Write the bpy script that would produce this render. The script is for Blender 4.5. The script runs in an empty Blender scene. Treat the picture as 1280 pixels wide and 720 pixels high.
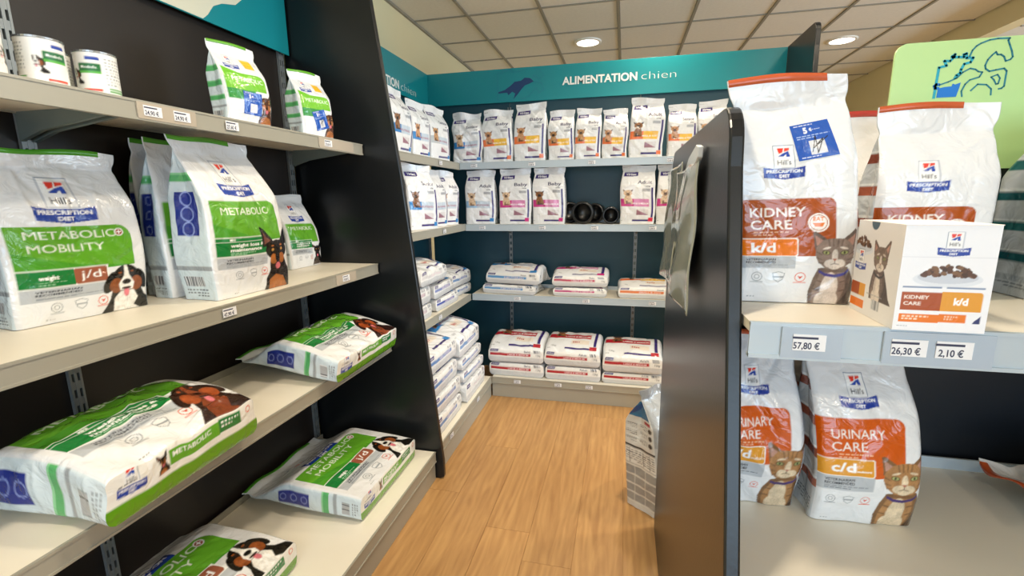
import bpy, math, random
import numpy as np
from mathutils import Vector, Matrix
PI = math.pi
C = bpy.context.scene.collection
sc = bpy.context.scene

# ---------------------------------------------------------------- camera
cam = bpy.data.objects.new('camera', bpy.data.cameras.new('camera'))
C.objects.link(cam); sc.camera = cam
_pi, _ya, _ro, _f = math.radians(10.868), math.radians(13.409), math.radians(-0.712), 584.0
fw = Vector((-math.sin(_ya)*math.cos(_pi), math.cos(_ya)*math.cos(_pi), -math.sin(_pi)))
r0 = Vector((math.cos(_ya), math.sin(_ya), 0)); u0 = r0.cross(fw)
rr = math.cos(_ro)*r0 + math.sin(_ro)*u0; uu = math.cos(_ro)*u0 - math.sin(_ro)*r0
cam.matrix_world = Matrix(((rr.x, uu.x, -fw.x, 0), (rr.y, uu.y, -fw.y, 0), (rr.z, uu.z, -fw.z, 1.45), (0, 0, 0, 1)))
cam.data.sensor_width = 36; cam.data.lens = _f*36/1280; cam.data.clip_start = .02

# ---------------------------------------------------------------- world, light, exposure
w = bpy.data.worlds.new('world'); sc.world = w; w.use_nodes = True
w.node_tree.nodes['Background'].inputs[0].default_value = (.62, .80, 1, 1)
w.node_tree.nodes['Background'].inputs[1].default_value = 1.2
sc.view_settings.view_transform = 'Standard'; sc.view_settings.look = 'None'
sc.view_settings.gamma = 1; sc.view_settings.use_curve_mapping = False
sc.view_settings.exposure = -0.42
def area(name, loc, rot, sx, sy, en, col):
    l = bpy.data.lights.new(name, 'AREA'); l.shape = 'RECTANGLE'; l.size = sx; l.size_y = sy
    l.energy = en; l.color = col
    o = bpy.data.objects.new(name, l); C.objects.link(o); o.location = loc; o.rotation_euler = rot
    return o
# daylight through the shop windows behind the camera and on the right
area('window_daylight', (0.9, -3.55, 1.5), (math.radians(90), 0, 0), 3.2, 2.2, 135, (.60, .80, 1))
area('window_daylight', (5.9, 2.2, 1.6), (math.radians(90), 0, math.radians(90)), 3.6, 2.0, 340, (.70, .86, 1))
DOWN_W, DOWN_COL = 23, (1, .85, .64)
LAMPS = [(-.385, 4.85), (1.985, 5.45), (.21, 3.64), (.21, 1.85), (-.385, .64), (1.39, -1.75), (1.39, 2.44), (-.385, -1.76)]

# ---------------------------------------------------------------- helpers
def lin(c):
    if isinstance(c, str):
        c = c.lstrip('#'); c = ''.join(q*2 for q in c) if len(c) == 3 else c; c = tuple(int(c[i:i+2], 16)/255 for i in (0, 2, 4))
    return tuple(x/12.92 if x <= .04045 else ((x+.055)/1.055)**2.4 for x in c)
def mat(name, col, rough=.5, metal=0, bump=0, bscale=200, coat=0, emit=0, trans=0, var=0, vscale=3, spec=.5):
    m = bpy.data.materials.new(name); m.use_nodes = True; n = m.node_tree.nodes; L = m.node_tree.links
    b = n['Principled BSDF']; c = lin(col) if isinstance(col, str) else col
    b.inputs['Base Color'].default_value = (*c, 1); b.inputs['Roughness'].default_value = rough
    b.inputs['Metallic'].default_value = metal; b.inputs['Coat Weight'].default_value = coat
    b.inputs['Specular IOR Level'].default_value = spec
    b.inputs['Transmission Weight'].default_value = trans
    tc = n.new('ShaderNodeTexCoord')
    if emit:
        b.inputs['Emission Color'].default_value = (*c, 1); b.inputs['Emission Strength'].default_value = emit
    if bump:
        t = n.new('ShaderNodeTexNoise'); t.inputs['Scale'].default_value = bscale; t.inputs['Detail'].default_value = 4
        L.new(tc.outputs['Object'], t.inputs['Vector'])
        bp = n.new('ShaderNodeBump'); bp.inputs['Strength'].default_value = bump; bp.inputs['Distance'].default_value = .002
        L.new(t.outputs[0], bp.inputs['Height']); L.new(bp.outputs[0], b.inputs['Normal'])
    if var:
        t = n.new('ShaderNodeTexNoise'); t.inputs['Scale'].default_value = vscale; t.inputs['Detail'].default_value = 5
        L.new(tc.outputs['Object'], t.inputs['Vector'])
        mx = n.new('ShaderNodeMix'); mx.data_type = 'RGBA'
        mx.inputs[6].default_value = (*[x*(1-var) for x in c], 1); mx.inputs[7].default_value = (*[min(1, x*(1+var)) for x in c], 1)
        L.new(t.outputs[0], mx.inputs[0]); L.new(mx.outputs[2], b.inputs['Base Color'])
    return m
class MB:
    def __init__(s): s.v = []; s.f = []
    def box(s, x0, y0, z0, x1, y1, z1):
        b = len(s.v)
        s.v += [(x0,y0,z0),(x1,y0,z0),(x1,y1,z0),(x0,y1,z0),(x0,y0,z1),(x1,y0,z1),(x1,y1,z1),(x0,y1,z1)]
        s.f += [tuple(b+i for i in q) for q in ((3,2,1,0),(4,5,6,7),(0,1,5,4),(1,2,6,5),(2,3,7,6),(3,0,4,7))]
        return s
    def prism(s, pts, axis, a, b):           # pts 2D polygon, extruded along axis a..b
        n = len(pts); base = len(s.v)
        for t in (a, b):
            for p in pts:
                s.v.append({'x': (t, p[0], p[1]), 'y': (p[0], t, p[1]), 'z': (p[0], p[1], t)}[axis])
        s.f.append(tuple(base+i for i in range(n))[::-1]); s.f.append(tuple(base+n+i for i in range(n)))
        for i in range(n):
            j = (i+1) % n; s.f.append((base+i, base+j, base+n+j, base+n+i))
        return s
    def lathe(s, prof, n=32, axis='z', cx=0, cy=0, cz=0):
        b = len(s.v)
        for r, h in prof:
            for k in range(n):
                a = 2*PI*k/n; p = (r*math.cos(a), r*math.sin(a), h)
                if axis == 'y': p = (p[0], p[2], p[1])
                s.v.append((p[0]+cx, p[1]+cy, p[2]+cz))
        for i in range(len(prof)-1):
            for k in range(n):
                q = (b+i*n+k, b+i*n+(k+1) % n, b+(i+1)*n+(k+1) % n, b+(i+1)*n+k)
                s.f.append(q if axis == 'z' else q[::-1])
        return s
    def build(s, name, m, parent=None, bevel=0, smooth=False):
        me = bpy.data.meshes.new(name); me.from_pydata(s.v, [], s.f); me.update()
        if m: me.materials.append(m)
        o = bpy.data.objects.new(name, me); C.objects.link(o); o.parent = parent
        if smooth: me.shade_smooth()
        if bevel:
            md = o.modifiers.new('bevel', 'BEVEL'); md.width = bevel; md.segments = 2; md.limit_method = 'ANGLE'
        return o
def tag(o, label=None, cat=None, group=None, kind=None):
    if label: o['label'] = label
    if cat: o['category'] = cat
    if group: o['group'] = group
    if kind: o['kind'] = kind
    return o
def empty(name, loc=(0, 0, 0), rz=0):
    o = bpy.data.objects.new(name, None); C.objects.link(o); o.location = loc; o.rotation_euler = (0, 0, rz)
    o.empty_display_size = .05
    return o
def ribbon(pts, wd, t=.0006, closed=False):   # flat line in local x,z; thickness in y
    mb = MB(); n = len(pts); rng = range(n if closed else n-1)
    for i in rng:
        a, b = Vector(pts[i]), Vector(pts[(i+1) % n]); d = (b-a)
        if d.length < 1e-6: continue
        d.normalize(); p = Vector((-d.y, d.x))*wd/2; e = d*wd*.3
        mb.prism([tuple(a-e+p), tuple(a-e-p), tuple(b+e-p), tuple(b+e+p)], 'y', -t, 0)
    return mb
_fc = {}
def text_mesh(s, bold=0, shear=0):
    k = (s, bold)
    if k in _fc: return _fc[k]
    cu = bpy.data.curves.new('t', 'FONT'); cu.body = s; cu.size = 1; cu.offset = bold; cu.resolution_u = 3
    o = bpy.data.objects.new('t', cu); C.objects.link(o)
    dg = bpy.context.evaluated_depsgraph_get(); e = o.evaluated_get(dg); me = e.to_mesh()
    me.calc_loop_triangles()
    v = np.array([q.co[:2] for q in me.vertices]).reshape(-1, 2); t = np.array([q.vertices[:] for q in me.loop_triangles]).reshape(-1, 3)
    e.to_mesh_clear(); bpy.data.objects.remove(o); bpy.data.curves.remove(cu)
    _fc[k] = (v, t); return v, t
def lettering(name, s, m, parent, x, z, h, y=-.001, bold=0, align='l', width=None):
    """flat printed text in the local x,z plane, cap height about h"""
    v, t = text_mesh(s, bold); k = h/.7; sx = k
    x0, x1 = v[:, 0].min(), v[:, 0].max()
    if width: sx = width/(x1-x0)
    off = {'l': -x0*sx, 'c': -(x0+x1)/2*sx, 'r': -x1*sx}[align]
    me = bpy.data.meshes.new(name); me.from_pydata([(a*sx+off+x, y, b*k+z) for a, b in v], [], [tuple(q) for q in t.tolist()])
    me.materials.append(m); o = bpy.data.objects.new(name, me); C.objects.link(o); o.parent = parent
    return o

# ---------------------------------------------------------------- print canvas (colours only, written to mesh vertices)
_tm = {}
def text_mask(s, bold):
    k = (s, bold)
    if k in _tm: return _tm[k]
    v, t = text_mesh(s, bold); R = 44
    x0, y0 = v.min(0); x1, y1 = v.max(0)
    W, H = int((x1-x0)*R)+2, int((y1-y0)*R)+2
    m = np.zeros((H, W), bool); p = (v-[x0, y0])*R
    for a, b, c in t:
        A, B, D = p[a], p[b], p[c]
        lx, hx = int(min(A[0], B[0], D[0])), int(max(A[0], B[0], D[0]))+2; ly, hy = int(min(A[1], B[1], D[1])), int(max(A[1], B[1], D[1]))+2
        X, Y = np.meshgrid(np.arange(lx, min(hx, W))+.5, np.arange(ly, min(hy, H))+.5)
        e = lambda P, Q: (Q[0]-P[0])*(Y-P[1])-(Q[1]-P[1])*(X-P[0])
        e1, e2, e3 = e(A, B), e(B, D), e(D, A)
        m[ly:min(hy, H), lx:min(hx, W)] |= ((e1 >= 0) & (e2 >= 0) & (e3 >= 0)) | ((e1 <= 0) & (e2 <= 0) & (e3 <= 0))
    _tm[k] = (m.astype(float), x0, y0, x1, y1, R); return _tm[k]
class Cv:
    """x in 0..1 across, y in 0..asp upwards"""
    def __init__(s, nx, ny, asp, bg='#e9eaec'):
        s.S = 2; s.nx, s.ny, s.asp = nx, ny, asp
        s.a = np.empty((ny*2, nx*2, 3)); s.a[:] = lin(bg)
        s.X, s.Y = np.meshgrid((np.arange(nx*2)+.5)/(nx*2), (np.arange(ny*2)+.5)/(ny*2)*asp)
    def put(s, m, col): s.a[m] = lin(col)
    def rect(s, x0, y0, x1, y1, col): s.put((s.X >= x0) & (s.X <= x1) & (s.Y >= y0) & (s.Y <= y1), col)
    def rrect(s, x0, y0, x1, y1, r, col, tl=1, tr=1, bl=1, br=1):
        m = (s.X >= x0) & (s.X <= x1) & (s.Y >= y0) & (s.Y <= y1)
        for on, cx, cy, sx, sy in ((tl, x0+r, y1-r, -1, 1), (tr, x1-r, y1-r, 1, 1), (bl, x0+r, y0+r, -1, -1), (br, x1-r, y0+r, 1, -1)):
            if on: m &= ~(((s.X-cx)*sx > 0) & ((s.Y-cy)*sy > 0) & ((s.X-cx)**2+(s.Y-cy)**2 > r*r))
        s.put(m, col)
    def ell(s, cx, cy, rx, ry, col, rot=0):
        c, n = math.cos(rot), math.sin(rot); dx, dy = s.X-cx, s.Y-cy
        s.put(((dx*c+dy*n)/rx)**2+((-dx*n+dy*c)/ry)**2 <= 1, col)
    def ring(s, cx, cy, r, wd, col):
        d = np.hypot(s.X-cx, s.Y-cy); s.put(np.abs(d-r) <= wd/2, col)
    def poly(s, pts, col):
        m = np.zeros_like(s.X, bool); n = len(pts)
        for i in range(n):
            x0, y0 = pts[i]; x1, y1 = pts[(i+1) % n]
            if y0 == y1: continue
            m ^= ((s.Y > min(y0, y1)) & (s.Y <= max(y0, y1))) & (s.X < (s.Y-y0)*(x1-x0)/(y1-y0)+x0)
        s.put(m, col)
    def line(s, pts, wd, col):
        m = np.zeros_like(s.X, bool)
        for (x0, y0), (x1, y1) in zip(pts, pts[1:]):
            L2 = (x1-x0)**2+(y1-y0)**2 or 1e-9
            t = np.clip(((s.X-x0)*(x1-x0)+(s.Y-y0)*(y1-y0))/L2, 0, 1)
            m |= np.hypot(s.X-x0-t*(x1-x0), s.Y-y0-t*(y1-y0)) <= wd/2
        s.put(m, col)
    def text(s, st, x, y, h, col, bold=0, align='l', width=None, rot=0):
        m, x0, y0, x1, y1, R = text_mask(st, bold); k = h/.7; kx = k
        if width: kx = width/(x1-x0)
        ox = {'l': -x0*kx, 'c': -(x0+x1)/2*kx, 'r': -x1*kx}[align]
        c, n = math.cos(rot), math.sin(rot); px = 1/(s.nx*2); acc = np.zeros_like(s.X)
        for i in (-.33, 0, .33):
            for j in (-.33, 0, .33):
                dx, dy = s.X-x+i*px, s.Y-y+j*px
                lx, ly = dx*c+dy*n, -dx*n+dy*c
                ix = np.floor(((lx-ox)/kx-x0)*R).astype(int); iy = np.floor((ly/k-y0)*R).astype(int)
                ok = (ix >= 0) & (iy >= 0) & (ix < m.shape[1]) & (iy < m.shape[0])
                acc[ok] += m[iy[ok], ix[ok]]/9
        acc = acc[..., None]; s.a = s.a*(1-acc)+np.array(lin(col))*acc
    def lines(s, x0, x1, ytop, n, dy, col, h=.4, seed=0):     # unreadably small print
        r = random.Random(seed)
        for i in range(n):
            y = ytop-i*dy; x = x0; e = x1 if i < n-1 else x0+(x1-x0)*.6
            while x < e:
                L = r.uniform(.02, .05)*(x1-x0)*3; s.rect(x, y-dy*h, min(e, x+L), y, col); x += L+dy*.45
    def barcode(s, x0, y0, x1, y1, seed=1):
        r = random.Random(seed); s.rect(x0, y0, x1, y1, '#e9eaec'); x = x0
        while x < x1:
            wd = r.uniform(.02, .07)*(x1-x0); s.rect(x, y0, min(x+wd, x1), y1, '#3c4048'); x += wd+r.uniform(.03, .06)*(x1-x0)
    def out(s):
        a = s.a; return (a[0::2, 0::2]+a[1::2, 0::2]+a[0::2, 1::2]+a[1::2, 1::2])/4

# ---- printed animals
_FR = np.random.RandomState(5)
def furry(fn):
    def g(c, x, y, s, *a, **k):
        b = c.a.copy(); fn(c, x, y, s, *a, **k); m = np.abs(c.a-b).sum(-1) > 1e-6
        h, w = c.X.shape; n = _FR.rand(h, w); n = (n+np.roll(n, 1, 0)+np.roll(n, 2, 0)+np.roll(n, 3, 0))/4
        cs = max(2, int(s*w*.06)); lo = np.kron(_FR.rand(h//cs+2, w//cs+2), np.ones((cs, cs)))[:h, :w]
        for ax in (0, 1):
            for q in range(1, cs, 2): lo = (lo*q+np.roll(lo, q, ax))/(q+1)
        f = 1+.55*(n-.5)+.5*(lo-.5); bl = c.a
        for ax in (0, 1): bl = (bl*2+np.roll(bl, 1, ax)+np.roll(bl, -1, ax))/4
        c.a[m] = np.clip(bl[m]*f[m][:, None], 0, .95)
    return g
@furry
def cat(c, x, y, s, fur, dark, light, collar):
    P = lambda pts: [(x+a*s, y+b*s) for a, b in pts]
    mid = tuple((p+q)/2 for p, q in zip([int(fur[i:i+2], 16)/255 for i in (1, 3, 5)], [int(dark[i:i+2], 16)/255 for i in (1, 3, 5)]))
    c.poly(P([(-.25,0),(-.27,.18),(-.24,.36),(-.19,.50),(.15,.52),(.22,.40),(.30,.26),(.38,.10),(.46,.02),(.47,0)]), mid)
    c.poly(P([(.10,0),(.20,.20),(.22,.40),(.30,.26),(.38,.10),(.47,0)]), dark)
    c.poly(P([(-.21,0),(-.22,.20),(-.16,.44),(.12,.44),(.16,.24),(.10,0)]), fur)
    c.ell(x-.03*s, y+.22*s, .10*s, .22*s, light); c.ell(x-.12*s, y+.06*s, .06*s, .10*s, light); c.ell(x+.04*s, y+.06*s, .06*s, .10*s, light)
    c.poly(P([(-.245,.74),(-.27,.98),(-.235,.995),(-.07,.86)]), mid); c.poly(P([(.225,.74),(.27,1.0),(.235,1.02),(.06,.86)]), mid)
    c.poly(P([(-.225,.80),(-.245,.94),(-.12,.85)]), '#b58a7c'); c.poly(P([(.205,.80),(.245,.96),(.11,.85)]), '#b58a7c')
    c.poly(P([(-.23,.78),(-.15,.87),(-.05,.895),(.05,.895),(.14,.87),(.215,.78),(.225,.68),(.19,.58),(.10,.49),(-.10,.49),(-.20,.58),(-.24,.68)]), fur)
    for k in (-.085, -.03, .03, .085): c.line(P([(k, .885), (k*.8, .79)]), .016*s, mid)
    for q in (-1, 1):
        c.line(P([(q*.225, .72), (q*.16, .68)]), .014*s, mid); c.line(P([(q*.22, .64), (q*.15, .61)]), .014*s, mid); c.line(P([(q*.19, .57), (q*.13, .57)]), .014*s, mid)
        c.line(P([(q*.20-.02, .34), (q*.11-.02, .31)]), .02*s, mid); c.line(P([(q*.21-.02, .22), (q*.12-.02, .19)]), .02*s, mid)
        c.ell(x+q*.10*s, y+.765*s, .05*s, .014*s, light, -q*.25)
    c.ell(x, y+.66*s, .035*s, .09*s, light); c.ell(x-.05*s, y+.56*s, .075*s, .055*s, light); c.ell(x+.05*s, y+.56*s, .075*s, .055*s, light); c.ell(x, y+.52*s, .07*s, .04*s, light)
    for q in (-1, 1):
        c.ell(x+q*.105*s, y+.705*s, .050*s, .030*s, dark, q*.2); c.ell(x+q*.105*s, y+.705*s, .038*s, .022*s, '#a3a86a', q*.2); c.ell(x+q*.105*s, y+.705*s, .012*s, .018*s, '#101010')
    c.poly(P([(-.03,.625),(.03,.625),(0,.59)]), '#a5604f'); c.line(P([(0,.59),(0,.56),(-.05,.545)]), .009*s, dark); c.line(P([(0,.56),(.05,.545)]), .009*s, dark)
    c.poly(P([(-.18,.475),(-.10,.43),(.02,.41),(.12,.44),(.17,.50),(.17,.465),(.12,.40),(.02,.37),(-.10,.39),(-.18,.44)]), collar)
@furry
def bernese(c, x, y, s, coat='#15130f', tan='#8a4a22', white='#f1eee8'):
    P = lambda pts: [(x+a*s, y+b*s) for a, b in pts]
    c.poly(P([(-.50,0),(-.40,.14),(-.30,.30),(-.26,.5),(.28,.5),(.36,.3),(.52,.18),(.58,.02),(.5,0)]), coat)
    c.poly(P([(-.26,0),(-.22,.30),(-.12,.44),(.14,.44),(.22,.26),(.12,.10),(.24,0)]), white)
    c.ell(x-.30*s, y+.66*s, .11*s, .24*s, coat, -.35); c.ell(x+.30*s, y+.66*s, .11*s, .24*s, coat, .35)
    c.ell(x, y+.74*s, .27*s, .27*s, coat)
    c.ell(x-.19*s, y+.58*s, .13*s, .16*s, tan); c.ell(x+.19*s, y+.58*s, .13*s, .16*s, tan)
    c.poly(P([(-.03,1.0),(-.055,.78),(-.15,.60),(-.12,.46),(.12,.46),(.15,.60),(.055,.78),(.03,1.0)]), white)
    c.ell(x, y+.64*s, .085*s, .06*s, '#0c0b0b'); c.ell(x, y+.41*s, .055*s, .10*s, '#dd7a86'); c.ell(x, y+.50*s, .10*s, .03*s, '#38201c')
    for q in (-1, 1):
        c.ell(x+q*.12*s, y+.79*s, .035*s, .035*s, '#2a1510'); c.ell(x+q*.125*s, y+.855*s, .035*s, .02*s, tan)
@furry
def pinscher(c, x, y, s, coat='#1c1614', tan='#a8642e', ears=1):
    P = lambda pts: [(x+a*s, y+b*s) for a, b in pts]
    c.poly(P([(-.30,0),(-.26,.2),(-.16,.36),(-.16,.55),(.16,.55),(.22,.38),(.36,.20),(.38,0)]), coat)
    c.poly(P([(-.22,0),(-.18,.18),(-.05,.26),(.12,.20),(.22,0)]), tan)
    c.poly(P([(-.30,.76),(-.34,1.12*ears),(-.20,1.02*ears),(-.03,.78)]), coat); c.poly(P([(.28,.76),(.33,1.15*ears),(.20,1.0),(.03,.78)]), coat)
    c.poly(P([(-.26,.80),(-.29,1.02*ears),(-.14,.86)]), '#7b4a3c')
    c.ell(x, y+.69*s, .24*s, .17*s, coat); c.ell(x, y+.56*s, .13*s, .14*s, coat)
    c.ell(x-.09*s, y+.54*s, .07*s, .09*s, tan); c.ell(x+.09*s, y+.54*s, .07*s, .09*s, tan)
    c.ell(x, y+.57*s, .05*s, .12*s, coat); c.ell(x, y+.53*s, .05*s, .035*s, '#060606')
    c.ell(x, y+.41*s, .05*s, .06*s, '#d9707c')
    for q in (-1, 1): c.ell(x+q*.10*s, y+.70*s, .028*s, .024*s, '#b88a4a'); c.ell(x+q*.10*s, y+.765*s, .03*s, .015*s, tan)
@furry
def terrier(c, x, y, s, fur, dark):
    P = lambda pts: [(x+a*s, y+b*s) for a, b in pts]
    c.poly(P([(-.24,0),(-.26,.3),(-.16,.55),(.16,.55),(.26,.3),(.30,0)]), fur)
    c.rect(x-.14*s, y, x-.03*s, y+.22*s, dark); c.ell(x+.05*s, y+.05*s, .15*s, .05*s, dark)
    c.poly(P([(-.27,.78),(-.34,.96),(-.12,.86)]), dark); c.poly(P([(.27,.78),(.34,.96),(.12,.86)]), dark)
    c.ell(x, y+.70*s, .27*s, .21*s, fur); c.ell(x, y+.62*s, .13*s, .10*s, dark)
    c.ell(x, y+.65*s, .05*s, .035*s, '#1a1210')
    for q in (-1, 1): c.ell(x+q*.11*s, y+.74*s, .035*s, .03*s, '#1a1210')

# ---- printed fronts
def clinic_logo(c, x, y, s):          # square emblem over a blue banner; (x,y) centre of emblem, s emblem width
    c.rect(x-.52*s, y-.62*s, x+.52*s, y+.58*s, '#8f9aae'); c.rect(x-.48*s, y-.60*s, x+.48*s, y+.54*s, '#f4f4f4')
    c.poly([(x-.30*s, y+.42*s), (x+.02*s, y+.42*s), (x-.06*s, y+.18*s), (x-.24*s, y+.12*s)], '#e03a2c')
    c.poly([(x+.06*s, y+.42*s), (x+.30*s, y+.42*s), (x+.28*s, y+.30*s), (x+.02*s, y+.22*s)], '#e03a2c')
    c.poly([(x-.30*s, y-.02*s), (x-.02*s, y+.16*s), (x+.24*s, y+.26*s), (x+.30*s, y-.06*s), (x+.12*s, y-.06*s), (x+.10*s, y+.10*s), (x-.02*s, y-.04*s)], '#1d46a8')
    c.text("Hill's", x, y-.46*s, .26*s, '#15182a', .012, 'c', .66*s)
    c.poly([(x-1.02*s, y-.56*s), (x-.98*s, y-1.12*s), (x+.0*s, y-1.24*s), (x+.98*s, y-1.12*s), (x+1.02*s, y-.56*s), (x+.5*s, y-.66*s), (x-.5*s, y-.66*s)], '#1f3f9e')
    c.text('PRESCRIPTION', x, y-.88*s, .16*s, '#ffffff', .03, 'c', 1.72*s); c.text('DIET', x, y-1.13*s, .16*s, '#ffffff', .03, 'c', .5*s)
def vet_block(c, x0, x1, y0, y1):
    c.rect(x0, y0, x1, y1, '#b9bec4')
    h = (y1-y0); c.text('VETERINARIAN', x0+.15*(x1-x0), y0+.66*h, .17*h, '#1e2430', .03, 'l', .52*(x1-x0)); c.text('RECOMMENDED', x0+.15*(x1-x0), y0+.42*h, .17*h, '#1e2430', .03, 'l', .52*(x1-x0))
    c.lines(x0+.15*(x1-x0), x1-.05, y0+.3*h, 2, .11*h, '#6b7078')
def seals(c, xs, y, r):
    for i, x in enumerate(xs):
        col = ('#9aa0a6', '#9aa0a6', '#dc5a3a')[i % 3]
        if i % 3 == 1: c.line([(x-r, y+r*.7), (x, y+r), (x+r, y+r*.7), (x+r*.7, y-r*.5), (x, y-r), (x-r*.7, y-r*.5), (x-r, y+r*.7)], r*.14, col); c.line([(x-r*.8, y), (x+r*.8, y)], r*.3, col)
        else:
            c.ring(x, y, r*.85, r*.14, col); c.line([(x-r, y-r*1.05), (x+r, y-r*1.05)], r*.16, col)
            if i % 3 == 2: c.poly([(x-r*.5, y+r*.3), (x, y-r*.4), (x+r*.5, y+r*.3), (x, y+.1*r)], '#d8452c')
            else: c.ring(x, y, r*.4, r*.14, col)
def front_green(c, title, kind, dog, mini=None):
    A = c.asp
    x0 = .06; up = .05 if kind != 'jd' else 0
    clinic_logo(c, .46, A*(.755 if kind == 'jd' else .79), .205)
    A0 = A; YY = c.Y; c.Y = c.Y-A*up
    c.rrect(x0, A*.30, .88, A*.56, .10, '#62a82a', tl=0, br=0, bl=0)
    c.poly([(x0, A*.30), (x0, A*.42), (.45, A*.34), (.88, A*.30)], '#4c9a2a')
    for k, t in enumerate(title): c.text(t, .16, A*(.475 if len(title) == 1 else .49-.075*k), A*.045, '#f2f7ea', 0, 'l', (.60 if len(t) > 8 else .50))
    if len(title) > 1: c.ell(.79, A*.513, .035, .035, '#f5f5f5'); c.ell(.79, A*.513, .026, .026, '#a04a33'); c.line([(.775, A*.513), (.805, A*.513)], .009, '#fff'); c.line([(.79, A*.513-.015), (.79, A*.513+.015)], .009, '#fff')
    if kind == 'jd':
        c.rect(x0, A*.215, .66, A*.32, '#f2f2ee'); c.rect(x0, A*.22, .42, A*.315, '#1d7a39'); c.rrect(.42, A*.22, .65, A*.315, .02, '#9c5a42')
        c.text('weight', .18, A*.262, A*.024, '#fff', .025); c.lines(.18, .36, A*.248, 2, A*.012, '#a8d0b0'); c.text('j/d', .465, A*.250, A*.048, '#fff', .0, 'l', .14)
    else:
        c.rect(x0, A*.215, .68, A*.335, '#f2f2ee'); c.rect(x0, A*.22, .67, A*.33, '#1d7a39')
        c.rect(x0, A*.306, .67, A*.309, '#f2f2ee')
        c.text(mini or 'MINI', .20, A*.312, A*.014, '#fff', .02); c.text('weight loss &', .20, A*.275, A*.02, '#fff', .025, 'l', .42); c.text('maintenance', .20, A*.247, A*.02, '#fff', .025, 'l', .38)
        c.lines(.20, .5, A*.238, 2, A*.01, '#a8d0b0')
    vet_block(c, x0, .66, A*.14, A*.213); seals(c, (.28, .45, .61), A*.095, .045)
    c.Y = YY; c.lines(.2, .3, A*.03, 1, A*.012, '#999')
    if dog == 'bernese': bernese(c, .80, A*.0, A*.30)
    elif dog == 'pinscher': pinscher(c, .80, A*.0, A*.40)
    elif dog == 'black': pinscher(c, .82, A*.02, A*.32, '#171417', '#3a2a28', .85)
    elif dog == 'brown': pinscher(c, .82, A*.0, A*.30, '#3a1c12', '#8a4526', .75)
    elif dog == 'setter': bernese(c, .80, A*.0, A*.36, '#2a120c', '#a24d24', '#7d3a1d')
def front_small(c, tilt):
    A = c.asp
    clinic_logo(c, .30, A*.78, .15)
    c.rrect(.06, A*.42, .88, A*.62, .12, '#72bd2c', tl=0, br=0, bl=0); c.poly([(.06, A*.62), (.06, A*.68), (.35, A*.62)], '#72bd2c')
    c.text('METABOLIC', .20, A*.52, A*.05, '#f5f9ee', 0, 'l', .62)
    c.rect(.06, A*.30, .62, A*.42, '#2f8f3e'); pinscher(c, .83, A*.02, A*.40, '#4a2a1c', '#a8683c', .8)
    c.rect(.58, A*.70, .80, A*.82, '#f6c231'); c.lines(.61, .77, A*.79, 3, A*.035, '#d89a18')
def front_orange(c, title, code, bandc, codec, catc):
    A = c.asp
    clinic_logo(c, .40, A*.66, .165) if code == 'k/d' else clinic_logo(c, .44, A*.755, .18)
    t, b = (A*.478, A*.222) if code == 'k/d' else (A*.60, A*.295)
    c.rrect(0, b, .80, t, .07, bandc, tl=0, br=0, bl=0)
    h = (t-b)
    if code == 'k/d':
        c.text(title[0], .12, A*.40, A*.040, '#fbf4ee', .012, 'l', .44); c.text(title[1], .12, A*.345, A*.040, '#fbf4ee', .012, 'l', .33)
        c.lines(.14, .42, A*.335, 2, A*.013, '#e8b898'); c.ell(.66, A*.37, .085, .085, '#f7efe9'); c.ring(.66, A*.37, .068, .006, bandc)
        c.text('EAT', .66, A*.378, .035, codec, .03, 'c'); c.poly([(.61, A*.37), (.71, A*.37), (.69, A*.352), (.63, A*.352)], codec)
        c.rrect(0, A*.222, .50, A*.305, .02, '#f6ede4', tl=0, bl=0); c.rrect(0, A*.225, .49, A*.300, .02, codec, tl=0, bl=0)
        c.text('k/d', .12, A*.242, A*.042, '#fff', .03, 'l', .20); vet_block(c, 0, .48, A*.165, A*.222); seals(c, (.17, .35, .53), A*.125, .05)
        cat(c, .80, 0, A*.335, '#8d7a70', '#4c3f3a', '#e0d5cc', '#3a3a8c')
    else:
        c.text(title[0], .14, A*.50, A*.047, '#fbf4ee', 0, 'l', .48); c.text(title[1], .14, A*.435, A*.047, '#fbf4ee', 0, 'l', .32)
        c.lines(.2, .5, A*.42, 2, A*.014, '#f0b890')
        c.rrect(0, A*.30, .52, A*.395, .02, '#f6ede4', tl=0, bl=0); c.rrect(0, A*.303, .51, A*.39, .02, codec, tl=0, bl=0)
        c.text('c/d', .13, A*.325, A*.047, '#fff', .025, 'l', .22); c.text('multicare', .36, A*.325, A*.012, '#fff', .02)
        vet_block(c, 0, .52, A*.215, A*.30); seals(c, (.15, .31, .47), A*.16, .048)
        cat(c, .80, 0, A*.42, '#a8794c', '#4a3220', '#dcc7a8', '#3f2c6c')
    c.lines(.10, .22, A*.03, 1, A*.012, '#8a8f98')
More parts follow.
